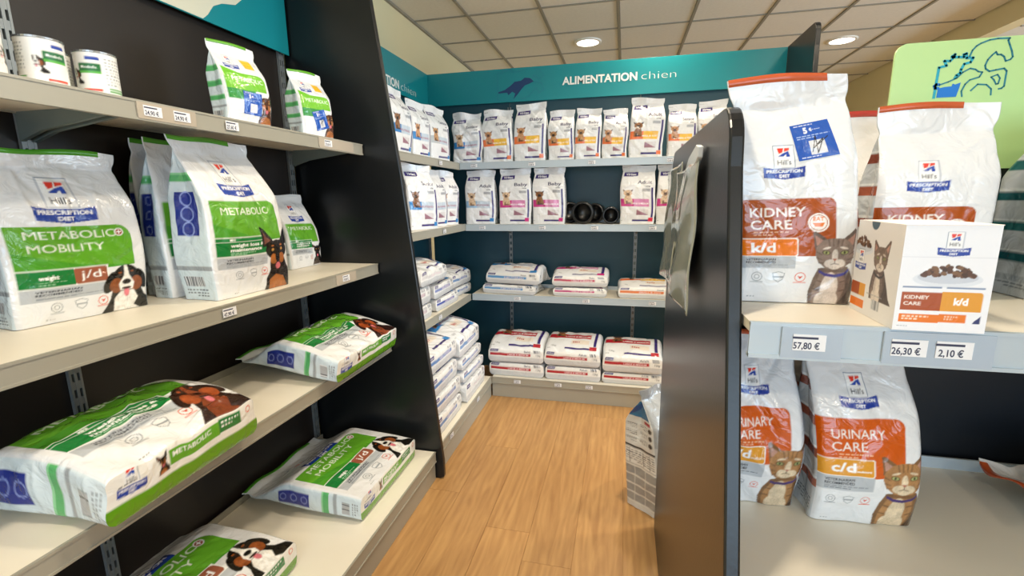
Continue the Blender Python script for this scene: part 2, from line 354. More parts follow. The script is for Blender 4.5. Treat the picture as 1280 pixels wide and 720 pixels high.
def front_vet(c, word, b0, b1, dog, corner, large=False, txt='SMALL & TOY'):
    A = c.asp; pu = '#33236f'
    c.poly([(.07, A*.80), (.07, A*.87), (.49, A*.875), (.49, A*.81), (.30, A*.80)], pu); c.text('Virbac', .13, A*.822, A*.034, '#fff', .02, 'l', .31)
    c.text(word, .90, A*.68, A*.056, '#2a2350', .02, 'r', .40)
    c.text('HPM', .86, A*.625, A*.026, '#70737a', .02, 'r'); c.rect(.64, A*.555, .86, A*.60, '#a7a9ae')
    c.rect(.02, A*.30, .40, A*.43, b0); c.rect(.40, A*.30, .82, A*.43, b1)
    c.text(txt, .80, A*.34, A*.026, '#fff' if b1 != '#c3d0dd' else '#a23a58', .02, 'r', .46)
    terrier(c, .24, A*.34, A*.26, *dog)
    c.rect(.47, A*.16, .80, A*.255, '#d9d4d6'); c.poly([(.47, A*.16), (.47, A*.25), (.80, A*.165), (.80, A*.16)], '#9b6f7e')
    c.rect(.885, A*.12, .94, A*.62, pu); c.rect(.36, A*.055, .86, A*.085, pu); c.rect(.82, A*.05, .95, A*.115, corner)
    c.lines(.03, .25, A*.95, 1, A*.015, '#8a8c94'); c.lines(.03, .14, A*.07, 1, A*.025, '#6a6c74')
    if large: c.rect(.47, A*.16, .80, A*.255, '#e9ddd0'); [c.rect(.50+k*.035, A*.19, .52+k*.035, A*(.235-.006*k), '#b3202e') for k in range(4)]; c.text('12kg', .1, A*.10, A*.03, '#333')
def side_green(c, v):
    c.rect(0, 0, 1, c.asp, '#d5e2e8'); A = c.asp
    bands = {3: ((.80, .84), (.64, .68), (.52, .56)), 1: ((.72, .76),), 0: ((.25, .29),), 4: ((.62, .68), (.44, .50), (.28, .33))}[v]
    for a, b in bands: c.rect(0, A*a, 1, A*b, '#58b06a'); c.rect(0, A*b, 1, A*(b+.012), '#8ed09a')
    if v in (0, 1):
        c.rect(.22, A*.40, .78, A*.66, '#20308a')
        for k in (.44, .53, .62): c.ring(.5, A*k, .14, .03, '#8fa0dd')
    c.rect(0, A*.19, 1, A*.215, '#9ea4a8'); c.barcode(.3, A*.09, .8, A*.15); c.lines(.25, .8, A*.07, 3, A*.018, '#50545c')
def side_grey(c, cols):
    A = c.asp; c.rect(0, 0, 1, A, '#c9ced3')
    for k in range(4): y = A*(.20+.17*k); c.rect(0, y, 1, y+A*.05, cols[k % len(cols)]); c.rect(0, y+A*.055, 1, y+A*.065, '#eceff1')
    c.lines(.1, .9, A*.12, 4, A*.02, '#7a7f86')
def side_vet(c):
    A = c.asp; c.rect(0, 0, 1, A, '#e6e8ea'); c.rect(0, A*.82, 1, A*.86, '#33236f')
    c.lines(.12, .88, A*.74, 14, A*.03, '#8b8f98'); c.barcode(.3, A*.08, .75, A*.14)
def side_info(c):                       # feeding table of the sack on the floor
    A = c.asp; c.rect(0, 0, 1, A, '#dcdcda'); c.rect(.06, A*.78, 1, A*.91, '#2b6f9c'); c.poly([(.06, A*.91), (.06, A*.93), (1, A*.86), (1, A*.78)], '#1e4c86')
    c.rect(.08, A*.745, .35, A*.765, '#a03040')
    for k in range(3):
        c.ell(.14, A*(.71-.055*k), .065, .065, '#3a3c40'); c.lines(.24, .52, A*(.725-.055*k), 3, A*.013, '#55585e'); c.lines(.60, .95, A*(.72-.055*k), 3, A*.013, '#55585e')
    c.rect(0, A*.53, 1, A*.545, '#3a3c40'); c.rect(.02, A*.40, .98, A*.52, '#efefec')
    for x in (.2, .4, .6, .8): c.rect(x, A*.40, x+.012, A*.52, '#44474c')
    c.lines(.05, .95, A*.51, 6, A*.018, '#6a6d74')
    c.rect(0, A*.05, 1, A*.39, '#a3a5a6')
    for y in (.05, .13, .21, .29, .375): c.rect(0, A*y, 1, A*(y+.012), '#e8e8e4')
    for x in (.33, .66): c.rect(x, A*.05, x+.02, A*.39, '#e8e8e4')
def base_green(c, jd):
    A = c.asp; c.rect(0, 0, 1, A, '#5f9a1a'); c.rect(0, A*.40, 1, A, '#f0eee8')
    clinic_logo(c, .13, A*.86, .075)
    c.rect(.34, A*.56, .68, A*.86, '#62a82a'); c.text('METABOLIC', .36, A*.70, A*.11, '#fff', .01, 'l', .26); c.rect(.68, A*.58, .86, A*.90, '#1d7a39')
    if jd: c.text('MOBILITY', .36, A*.59, A*.10, '#fff', .01, 'l', .22)
    c.lines(.70, .84, A*.83, 2, A*.1, '#fff'); pinscher(c, .30, A*.50, A*.40); c.lines(.06, .22, A*.72, 1, A*.05, '#888'); c.ring(.93, A*.78, .018, .006, '#dc5a3a')
def base_vet(c, word, band, txt=''):
    A = c.asp; c.rect(0, 0, 1, A, '#cfd0d1'); c.rect(0, A*.42, 1, A, '#f1f0ec'); pu = '#33236f'
    c.rect(.05, A*.74, .19, A*.95, pu); c.text('Virbac', .06, A*.80, A*.09, '#fff', .01, 'l', .12); c.rect(.05, A*.50, .76, A*.68, band)
    c.text(txt or 'LARGE & MEDIUM', .72, A*.535, A*.10, '#f6dfe2', .02, 'r', .36)
    c.text(word, .76, A*.745, A*.17, '#2a2350', .01, 'r'); c.barcode(.81, A*.72, .92, A*.95); c.text('12kg', .93, A*.53, A*.13, '#3a3c44', .01, 'r')

# ---------------------------------------------------------------- film material (print colour comes from the mesh attribute)
def film(name, rough=.25, bump=.6, bs=20, coat=.5):
    m = bpy.data.materials.new(name); m.use_nodes = True; n = m.node_tree.nodes; L = m.node_tree.links; b = n['Principled BSDF']
    a = n.new('ShaderNodeAttribute'); a.attribute_name = 'print'; L.new(a.outputs['Color'], b.inputs['Base Color'])
    b.inputs['Roughness'].default_value = rough; b.inputs['Coat Weight'].default_value = coat; b.inputs['Coat Roughness'].default_value = .12
    tc = n.new('ShaderNodeTexCoord'); t = n.new('ShaderNodeTexNoise'); t.inputs['Scale'].default_value = bs; t.inputs['Detail'].default_value = 2.5; t.inputs['Distortion'].default_value = 1.6
    L.new(tc.outputs['Object'], t.inputs['Vector']); bp = n.new('ShaderNodeBump'); bp.inputs['Strength'].default_value = bump; bp.inputs['Distance'].default_value = .008
    L.new(t.outputs[0], bp.inputs['Height']); L.new(bp.outputs[0], b.inputs['Normal']); L.new(bp.outputs[0], b.inputs['Coat Normal'])
    return m
FILM = film('printed_film'); CARD = film('printed_card', .45, .05, 80, .1); TIN = film('printed_tin', .3, .02, 60, .3)
M = dict(
    panel=mat('black_laminate', '#101214', .30, bump=.12, bscale=120, var=.15, vscale=2, spec=.5),
    back_dark=mat('dark_brown_back_panel', '#1f1813', .42, bump=.1, bscale=90, var=.2, vscale=2),
    back_teal=mat('blue_black_back_panel', (.008, .055, .082), .4, bump=.1, bscale=90, var=.25, vscale=2),
    board=mat('cream_shelf_board', '#e9e2d2', .42, var=.04, vscale=4, bump=.03, bscale=60),
    lip=mat('grey_shelf_lip', '#a6a294', .4, metal=.15, bump=.04, bscale=60, var=.06),
    lipblue=mat('light_grey_shelf_lip', '#b8c4cc', .35, metal=.1, bump=.04, bscale=60, var=.05),
    steel=mat('zinc_upright', '#8d9293', .4, metal=.5, bump=.05, var=.1),
    under=mat('painted_bracket_steel', '#6f7a76', .45, metal=.2, var=.1),
    teal=mat('teal_sign', '#0b8a92', .38, bump=.03, var=.06, vscale=2),
    beige=mat('beige_sign_area', '#e0dcc4', .4, var=.03),
    white=mat('white_print', '#f4f4f0', .5), navy=mat('navy_print', '#123a6a', .5), tealline=mat('teal_line_print', '#1b7f92', .5),
    green_sign=mat('pale_green_sign', '#bfe29a', .4, var=.05, vscale=2), cyan=mat('cyan_print', '#22a6bf', .5), blue=mat('blue_print', '#1478d2', .5),
    wall=mat('cream_wall_paint', '#e4dab2', .8, bump=.15, bscale=150, var=.03), tile=mat('ceiling_tile_mineral', '#e3e3dc', .9, bump=.5, bscale=300, var=.07, vscale=40),
    bar=mat('ceiling_tee_bar', '#8f8d82', .5, var=.05), dark=mat('black_rubber', '#0d0d0e', .35, bump=.2, bscale=80, coat=.3),
    tagw=mat('white_ticket_paper', '#ececee', .5, var=.02), tagt=mat('ticket_ink', '#3a3d55', .6), rail=mat('clear_ticket_rail', '#b9ad9c', .22, coat=.5, var=.05),
    railb=mat('clear_ticket_rail_blue', '#aebccb', .22, coat=.5, var=.05),
    greenseal=mat('green_seal_film', '#4a9a24', .3, coat=.3, var=.1, vscale=20), limeseal=mat('lime_seal_film', '#62a82a', .3, coat=.3, var=.1, vscale=20),
    orangeseal=mat('rust_seal_film', '#c4582c', .3, coat=.3, var=.1, vscale=20), whiteseal=mat('white_seal_film', '#dfe3e6', .3, coat=.3, var=.05),
    redseal=mat('red_seal_film', '#b8382c', .3, coat=.3, var=.1), tealseal=mat('teal_seal_film', '#1f6d6a', .3, coat=.3, var=.1),
    slider=mat('clear_zip_slider', '#dfe6ea', .2, coat=.4), gloss=mat('grey_plastic_film', '#a5a697', .16, coat=.7, bump=.5, bscale=25, var=.25, vscale=8),
    tinmetal=mat('tin_metal', '#b9bcc0', .25, metal=.9, var=.05), lamp=mat('lamp_diffuser', (1, .96, .88), .5, emit=9), lampring=mat('lamp_ring', '#f0ede4', .4),
)

# ---------------------------------------------------------------- bags
def grid_mesh(name, V, F, col, m, smooth=True):
    me = bpy.data.meshes.new(name); F = np.asarray(F, np.int32)
    me.vertices.add(len(V)); me.vertices.foreach_set('co', np.asarray(V, np.float32).ravel())
    me.loops.add(F.size); me.loops.foreach_set('vertex_index', F.ravel())
    me.polygons.add(len(F)); me.polygons.foreach_set('loop_start', np.arange(0, F.size, 4, dtype=np.int32)); me.polygons.foreach_set('loop_total', np.full(len(F), 4, np.int32))
    me.update(calc_edges=True); me.validate()
    if col is not None:
        at = me.attributes.new('print', 'FLOAT_COLOR', 'POINT'); c4 = np.ones((len(V), 4), np.float32); c4[:, :3] = col; at.data.foreach_set('color', c4.ravel())
    me.materials.append(m)
    if smooth: me.shade_smooth()
    return me
def link(name, me, parent):
    o = bpy.data.objects.new(name, me); C.objects.link(o); o.parent = parent; return o
def ss(a, b, x): t = np.clip((x-a)/(b-a), 0, 1); return t*t*(3-2*t)
def shape(W, H, D, lie, seed, vf=.88, lean=(0, 0), wr=1., hump=0., belly=.012, rad=.016, shoulder=.60, droop=0., fold=0.):
    R = np.random.RandomState(seed)
    ph = R.rand(12)*6.28; fr = R.uniform(.6, 1.5, 12)
    cr = [(R.uniform(-.5, .5)*W, R.choice([R.uniform(.55, .9), R.uniform(.05, .95)])*H, R.uniform(0, PI), R.uniform(.05, .16)*(W+H)/.7, R.uniform(.005, .012), R.uniform(-1, 1)*.0028*wr) for _ in range(18)]
    def wrink(a, z):
        d = .0022*wr*(np.sin(a*fr[0]*38+ph[0]+2*np.sin(z*11+ph[1]))*np.sin(z*fr[1]*27+ph[2])) + .0014*wr*np.sin(a*70*fr[2]+z*55*fr[3]+ph[3])*np.sin(z*31+a*20+ph[4])
        for cx, cz, an, ln, wd, am in cr:
            p = (a-cx)*math.cos(an)+(z-cz)*math.sin(an); q = -(a-cx)*math.sin(an)+(z-cz)*math.cos(an)+.15*p*p/ln*np.sign(am)
            d = d + am*np.exp(-(q/wd)**2)*np.exp(-(p/ln)**2)
        return d
    def S(face, t, v):
        face = np.asarray(face); 
        if lie: d = (D + hump*np.sin(PI*np.clip(v/.95, 0, 1))**.8)*(1-ss(.55, vf, v)*.97)
        else:
            s = np.clip((v-shoulder)/(vf-shoulder), 0, 1)
            d = D*(.94+.10*np.sin(PI*np.clip(v/shoulder, 0, 1)))*(1-s**1.25)
        d = np.maximum(d, .0035)
        w_ = W*(1+.035*np.sin(PI*v)*(1 if not lie else .4)-.045*np.exp(-((v-vf-.01)/.045)**2)) 
        if not lie: w_ = w_*(1-.05*ss(shoulder, vf, v)+.03*ss(vf, vf+.05, v))
        r = np.minimum(rad, d*.35)
        hx, hy = w_/2, d/2; fin = ss(vf-.02, vf+.03, v)
        x = np.zeros_like(v); y = np.zeros_like(v)
        isf = (face == 0) | (face == 2); sg = np.where(face == 0, -1., 1.)
        a = t*hx; over = np.clip((np.abs(a)-(hx-r))/np.maximum(r, 1e-6), 0, 1)*PI/4
        xf = np.sign(a)*np.where(over > 0, hx-r+r*np.sin(over), np.abs(a)); yf = sg*(hy-r+r*np.cos(over))
        win = (1-np.abs(t)**4)
        bul = belly*np.sin(PI*np.clip(v/vf, 0, 1))**.7*(1-fin)
        yf = yf + np.where(face == 0, -1, (0 if lie else .6))*bul*win
        yf = yf + sg*wrink(t*W/2, v*H)*win*(1-fin*.75)*(np.where(face == 2, 0., 1.) if lie else 1.)
        sx = np.where(face == 1, 1., -1.); b = t*hy; ov = np.clip((np.abs(b)-(hy-r))/np.maximum(r, 1e-6), 0, 1)*PI/4
        ys = np.sign(b)*np.where(ov > 0, hy-r+r*np.sin(ov), np.abs(b)); xs = sx*(hx-r+r*np.cos(ov))
        pleat = (.006+.16*D*ss(shoulder-.25, vf, v))*(1-np.abs(t))*(1-fin)*np.clip(d/D, 0, 1)
        xs = xs - sx*(pleat if not lie else pleat*.4-.008*(1-np.abs(t)**2)*(1-fin)) + sx*wrink(t*D/2+.3, v*H)*(1-t**4)*(1-fin)
        x = np.where(isf, xf, xs); y = np.where(isf, yf, ys)
        z = v*H*np.ones_like(x)
        if lie: y = y - hy - .002
        x = x + .004*wr*np.sin(z*14*fr[5]+ph[5])*np.clip(v*5, 0, 1) + lean[0]*v**2
        y = y + (.0 if lie else (.005*wr*np.sin(z*9+x*8*fr[6]+ph[6])*np.clip(v*3, 0, 1) + lean[1]*v**2)) 
        y = y + fin*.006*wr*np.sin(x*30*fr[7]+ph[7])*(0 if lie else 1) - (0 if not lie else fin*(.006+.006*np.sin(x*26+ph[7])))
        y = y - fold*fin*(np.clip((v-vf)/(1-vf), 0, 1))*H*.1
        z = z + np.clip((v-.9)*10, 0, 1)*.005*wr*np.sin(x*22+ph[8]) + (.004*wr*np.cos(x*9+ph[9])*np.clip(v*4, 0, 1))
        if not lie: z = np.maximum(z, 0.0005)
        return np.stack([x, y, z], -1)
    return S
SEALS = {}
def make_bag(name, W, H, D, front, side, lie=False, seed=1, res=.003, base=None, seal=None, sealto=.72, slider=False, back='#e9ebec', mater=None, sidefn2=None, **kw):
    """front(c), side(c), base(c): painters. returns the Empty of the thing"""
    root = empty(name); S = shape(W, H, D, lie, seed, **kw); mater = mater or FILM
    nf = max(12, int(W/res)); ns = max(5, int(D/res/1.3)); nb = 10; nv = max(20, int(H/res))
    fc = Cv(nf, nv, H/W); front(fc); fcol = fc.out()
    sd = Cv(ns, nv, H/D); side(sd); scol = sd.out()
    if sidefn2: s2 = Cv(ns, nv, H/D); sidefn2(s2); scol2 = s2.out()
    else: scol2 = scol
    face = np.concatenate([np.zeros(nf), np.ones(ns), np.full(nb, 2), np.full(ns, 3)]).astype(int)
    t = np.concatenate([np.linspace(-1, 1, nf, endpoint=False), np.linspace(-1, 1, ns, endpoint=False), np.linspace(1, -1, nb, endpoint=False), np.linspace(1, -1, ns, endpoint=False)])
    n = len(t); v = np.linspace(0, 1, nv)
    FF, VV = np.meshgrid(face, v); TT, _ = np.meshgrid(t, v)
    P = S(FF, TT, VV).reshape(-1, 3)
    bc = np.tile(np.array(lin(back)), (nv, nb, 1))
    col = np.concatenate([fcol, scol, bc, scol2[:, ::-1]], 1).reshape(-1, 3)
    i = np.arange(nv-1)[:, None]*n; j = np.arange(n)[None]; k = (j+1) % n
    F = np.stack([i+j, i+k, i+n+k, i+n+j], -1).reshape(-1, 4)
    # bottom cap, seam down the middle
    link('pouch', grid_mesh('pouch', P, F, col, mater), root)
    # base panel
    nbx = max(8, int(W/res)) if base else 12; nby = max(6, int(D/res)) if base else 4
    if base: cb = Cv(nbx, nby, D/W); base(cb); cc = cb.out().reshape(-1, 3)
    else: cc = np.tile(np.array(lin(back)), (nbx*nby, 1))
    u = np.linspace(-1, 1, nbx); q = np.linspace(1, -1, nby); U, Q = np.meshgrid(u, q)
    z0 = np.zeros_like(U)
    pf = S(np.zeros_like(U, int), U, z0); pb = S(np.full_like(U, 2, int), U, z0)
    al = ((1-Q)/2)[..., None]
    be = ((U+1)/2)[..., None]; one = np.ones_like(U)
    lf_, rt_ = S(np.full_like(U, 3, int), Q, z0), S(np.full_like(U, 1, int), Q, z0)
    C4 = lambda f, t: S(np.full(1, f), np.full(1, float(t)), np.zeros(1))[0]
    B = pb*(1-al)+pf*al + lf_*(1-be)+rt_*be - ((1-al)*((1-be)*C4(2, -1)+be*C4(2, 1))+al*((1-be)*C4(0, -1)+be*C4(0, 1)))
    if lie: B[..., 2] -= .006*(1-U**4)*(1-Q**4)
    F2 = np.array([(a*nbx+b, a*nbx+b+1, (a+1)*nbx+b+1, (a+1)*nbx+b) for a in range(nby-1) for b in range(nbx-1)])
    link('base_panel', grid_mesh('base_panel', B.reshape(-1, 3), F2, cc, mater), root)
    if seal:
        us = np.linspace(-.985, sealto, 24); vs = np.array([.972, .985, .9995]); rows = []
        for f, o, vv in ((0, -.0012, vs), (2, .0012, vs[::-1])):
            for a in vv:
                p = S(np.full(24, f), us, np.full(24, a)); p[:, 1] += o; p[:, 2] += .0012*(a > .99); rows.append(p)
        G = np.array(rows); F3 = [(a*24+b, a*24+b+1, (a+1)*24+b+1, (a+1)*24+b) for a in range(5) for b in range(23)]
        F3 += [(5*24+b, 5*24+b+1, b+1, b) for b in range(23)]
        link('seal_strip', grid_mesh('seal_strip', G.reshape(-1, 3), F3, None, seal), root)
    if slider:
        p = S(np.zeros(1, int), np.array([-.75]), np.array([.94]))[0]
        MB().box(p[0]-.012, p[1]-.006, p[2]-.005, p[0]+.012, p[1]+.004, p[2]+.006).build('zip_slider', M['slider'], root, .002)
    root['_S'] = 0; del root['_S']; root_S[root.name] = S
    return root
root_S = {}
def rad_of(kw): return kw.get('rad', .016)
def sticker(root, u0, u1, v0, v1, rot, face_w, face_h, scrawl=True, n=26):
    """blue promotional sticker following the pouch front"""
    S = root_S[root.name]; a, b = np.meshgrid(np.linspace(-1, 1, n), np.linspace(-1, 1, n))
    cx, cz = (u0+u1)/2*face_w/2, (v0+v1)/2*face_h; hx, hz = (u1-u0)/2*face_w/2, (v1-v0)/2*face_h
    X = cx+a*hx*math.cos(rot)-b*hz*math.sin(rot); Z = cz+a*hx*math.sin(rot)+b*hz*math.cos(rot)
    P = S(np.zeros_like(X, int), X/(face_w/2), Z/face_h); P[..., 1] -= .0012
    asp = hz/hx; c = Cv(n, n, asp, '#1f56b4'); c.text('5', .30, asp*.72, asp*.15, '#fff', .04); c.text('€', .45, asp*.76, asp*.08, '#fff', .03); c.lines(.1, .9, asp*.95, 1, .05, '#dfe8f8'); c.lines(.52, .85, asp*.80, 1, .04, '#dfe8f8')
    c.lines(.1, .92, asp*.66, 2, .055, '#b8cdf0'); c.rect(.36, asp*.12, .74, asp*.50, '#dcdde2'); c.lines(.1, .9, asp*.08, 1, .05, '#dfe8f8')
    if scrawl: c.line([(.4, asp*.2), (.55, asp*.62), (.52, asp*.15), (.72, asp*.52), (.45, asp*.3), (.85, asp*.55)], .022, '#101018')
    F = np.array([(i*n+j, i*n+j+1, (i+1)*n+j+1, (i+1)*n+j) for i in range(n-1) for j in range(n-1)])
    link('promo_sticker', grid_mesh('promo_sticker', P.reshape(-1, 3), F, c.out().reshape(-1, 3), FILM), root)
def stand(o, x, y, z, yaw, D):           # (x,y) = centre of the front bottom edge; yaw 0 faces -y
    o.location = (x-math.sin(yaw)*D/2, y+math.cos(yaw)*D/2, z); o.rotation_euler = (0, 0, yaw); return o
def lay(o, x, y, z, yaw, tilt=0, roll=0):        # (x,y) = centre of base edge, bag top points to local +y turned by yaw
    o.location = (x, y, z); o.rotation_euler = (Matrix.Rotation(yaw, 3, 'Z') @ Matrix.Rotation(tilt, 3, 'X') @ Matrix.Rotation(roll, 3, 'Y') @ Matrix.Rotation(-PI/2, 3, 'X')).to_euler(); return o

# ================================================================ THE SETTING
def wood():
    m = bpy.data.materials.new('oak_plank'); m.use_nodes = True; n = m.node_tree.nodes; L = m.node_tree.links; b = n['Principled BSDF']
    tc = n.new('ShaderNodeTexCoord'); oi = n.new('ShaderNodeObjectInfo')
    mp = n.new('ShaderNodeMapping'); mp.inputs['Scale'].default_value = (9, 1.1, 1); L.new(tc.outputs['Object'], mp.inputs[0])
    cb = n.new('ShaderNodeCombineXYZ'); mu = n.new('ShaderNodeMath'); mu.operation = 'MULTIPLY'; mu.inputs[1].default_value = 37; L.new(oi.outputs['Random'], mu.inputs[0])
    for k in range(3): L.new(mu.outputs[0], cb.inputs[k])
    L.new(cb.outputs[0], mp.inputs['Location'])
    t = n.new('ShaderNodeTexNoise'); t.inputs['Scale'].default_value = 2.2; t.inputs['Detail'].default_value = 6; t.inputs['Distortion'].default_value = 1.6; L.new(mp.outputs[0], t.inputs['Vector'])
    wv = n.new('ShaderNodeTexWave'); wv.inputs['Scale'].default_value = 1.1; wv.inputs['Distortion'].default_value = 9; wv.inputs['Detail'].default_value = 3; wv.inputs['Detail Scale'].default_value = 1.2; L.new(mp.outputs[0], wv.inputs['Vector'])
    r = n.new('ShaderNodeValToRGB'); r.color_ramp.elements[0].position = .3; r.color_ramp.elements[0].color = (*lin('#a67a4a'), 1); r.color_ramp.elements[1].position = .7; r.color_ramp.elements[1].color = (*lin('#c2965f'), 1)
    a = n.new('ShaderNodeMath'); a.operation = 'MULTIPLY_ADD'; a.inputs[1].default_value = .14; L.new(wv.outputs['Fac'], a.inputs[0])
    a2 = n.new('ShaderNodeMath'); a2.operation = 'MULTIPLY'; a2.inputs[1].default_value = .86; L.new(t.outputs[0], a2.inputs[0]); L.new(a2.outputs[0], a.inputs[2])
    L.new(a.outputs[0], r.inputs[0])
    hs = n.new('ShaderNodeHueSaturation'); L.new(r.outputs[0], hs.inputs['Color'])
    mr = n.new('ShaderNodeMapRange'); mr.inputs[3].default_value = .95; mr.inputs[4].default_value = 1.05; L.new(oi.outputs['Random'], mr.inputs[0]); L.new(mr.outputs[0], hs.inputs['Value'])
    L.new(hs.outputs[0], b.inputs['Base Color']); b.inputs['Roughness'].default_value = .45
    bp = n.new('ShaderNodeBump'); bp.inputs['Strength'].default_value = .12; bp.inputs['Distance'].default_value = .001; L.new(t.outputs[0], bp.inputs['Height']); L.new(bp.outputs[0], b.inputs['Normal'])
    return m
X0, X1, Y0, Y1, ZC = -1.76, 6.0, -3.6, 8.4, 2.9
OAK = wood()
floor = tag(MB().box(X0-.2, Y0-.2, -.1, X1+.2, Y1+.2, -.004).build('floor', OAK), kind='structure')
pm = MB().box(-.0995, -.6995, -.0042, .0995, .6995, 0).build('plank', OAK, floor); md = pm.modifiers.new('bevel', 'BEVEL'); md.width = .0006; md.segments = 1
first = True; R = random.Random(4)
for i in range(24):
    off = R.uniform(0, 1.4)
    for j in range(8):
        y = -1.6+j*1.4+off
        if y-.7 < Y0 or y+.7 > Y1: continue
        o = pm if first else pm.copy()
        if not first: C.objects.link(o)
        first = False; o.location = (X0+.1+i*.2, y, 0)
wl = MB()
tag(MB().box(X0-.12, Y0-.2, 0, X0, Y1+.2, 3.2).build('wall_left', M['wall']), kind='structure')
tag(MB().box(X0, Y1, 0, X1, Y1+.12, 3.2).build('wall_back', M['wall']), kind='structure')
wf = MB(); wf.box(X0, Y0-.12, 0, -.8, Y0, 3.2); wf.box(2.6, Y0-.12, 0, X1, Y0, 3.2); wf.box(-.8, Y0-.12, 0, 2.6, Y0, .35); wf.box(-.8, Y0-.12, 2.65, 2.6, Y0, 3.2)
tag(wf.build('wall_front', M['wall']), kind='structure')
wr_ = MB(); wr_.box(X1, Y0-.12, 0, X1+.12, .3, 3.2); wr_.box(X1, 4.1, 0, X1+.12, Y1+.12, 3.2); wr_.box(X1, .3, 0, X1+.12, 4.1, .5); wr_.box(X1, .3, 2.65, X1+.12, 4.1, 3.2)
tag(wr_.build('wall_right', M['wall']), kind='structure')
hd = MB().box(2.87, Y0, 2.735, 2.99, Y1, 3.0); hd.box(2.87, 6.25, 0, 2.99, Y1, 2.735)
tag(hd.build('wall_partition', M['wall']), kind='structure')
glass = mat('window_glass', '#ffffff', .02, trans=1)
def window(n, x0, x1, z0, z1, y, axis):
    f = MB(); t = .05
    def b(a0, c0, a1, c1, d0=-.03, d1=.03):
        if axis == 'y': f.box(a0, y+d0, c0, a1, y+d1, c1)
        else: f.box(y+d0, a0, c0, y+d1, a1, c1)
    b(x0, z0, x1, z0+t); b(x0, z1-t, x1, z1); b(x0, z0+t, x0+t, z1-t); b(x1-t, z0+t, x1, z1-t)
    for k in (1, 2): xm = x0+(x1-x0)*k/3; b(xm-t/2, z0+t, xm+t/2, z1-t)
    tag(f.build('window_%d' % n, M['lampring']), kind='structure')
window(1, -.8, 2.6, .35, 2.65, Y0-.06, 'y'); window(2, .3, 4.1, .5, 2.65, X1+.06, 'x')
# ceiling: slab, tee bars, tiles
ceil = tag(MB().box(X0, Y0, ZC+.03, 2.9, Y1, ZC+.15).build('ceiling', M['bar']), kind='structure')
GX = -1.88+.6*0; gx = [-1.279+.5935*i for i in range(-1, 7)]; gx = [X0]+gx[1:]+[2.87]
gy = [3.93-.612*i for i in range(12, 0, -1)]+[3.93+.612*i for i in range(0, 8)]
bars = MB()
for x in gx[1:-1]: bars.box(x-.011, Y0, ZC-.004, x+.011, Y1, ZC+.03)
for y in gy: bars.box(X0, y-.007, ZC-.0035, 2.87, y+.007, ZC+.03)
bars.build('tee_bars', M['bar'], ceil)
MB().box(X0, Y0, ZC-.012, X0+.022, Y1, ZC+.02).build('edge_trim', M['bar'], ceil)
lampset = [(x, y) for x, y in LAMPS]
tiles = {}
for i in range(len(gx)-1):
    for j in range(len(gy)-1):
        w_, h_ = gx[i+1]-gx[i]-.026, gy[j+1]-gy[j]-.018; k = (round(w_, 3), round(h_, 3))
        if gy[j] < -.4 and (i+j) % 1: continue
        cx, cy = (gx[i]+gx[i+1])/2, (gy[j]+gy[j+1])/2
        if k not in tiles: tiles[k] = o = MB().box(-w_/2, -h_/2, 0, w_/2, h_/2, .02).build('ceiling_tile', M['tile'], ceil)
        else: o = tiles[k].copy(); C.objects.link(o)
        o.location = (cx, cy, ZC+.004)
c2 = tag(MB().box(2.99, Y0, 2.735, X1, Y1, 2.86).build('ceiling_side_room', M['tile']), kind='structure')
b2 = MB()
for k in range(9): b2.box(2.99, 3.6+.6*k, 2.728, X1, 3.614+.6*k, 2.735)
for k in range(5): b2.box(3.5+.6*k, Y0, 2.729, 3.514+.6*k, Y1, 2.736)
b2.build('tee_bars', M['bar'], c2)
# recessed lamps
LPOS = ['above the far left tiles', 'nearest the right wall at the far end']
for i, (x, y) in enumerate(LAMPS):
    r = empty('ceiling_downlight', (x, y, ZC))
    tag(r, ['round recessed ceiling lamp above the long teal sign', 'round recessed ceiling lamp right of the black end panel top'][i] if i < 2 else 'round recessed ceiling lamp overhead, above the %s' % ('far end of the aisle', 'middle of the aisle', 'near end of the left shelves', 'floor in front of the right shelves', 'middle of the right shelving unit', 'floor near the shop window')[i-2], 'lamp', 'recessed ceiling lamps')
    MB().lathe([(.128, .004), (.128, -.006), (.104, -.010), (.102, .0), (.128, .004)], 40).build('trim_ring', M['lampring'], r, smooth=True)
    MB().lathe([(.0005, -.006), (.10, -.005), (.101, .002), (.0005, .002)], 40).build('diffuser', M['lamp'], r)
    l = bpy.data.lights.new('lamp_light', 'AREA'); l.shape = 'DISK'; l.size = .19; l.energy = DOWN_W*(1.5 if i in (3,) else 1); l.color = DOWN_COL; l.spread = math.radians(150)
    lo = bpy.data.objects.new('lamp_light', l); C.objects.link(lo); lo.location = (x, y, ZC-.014)

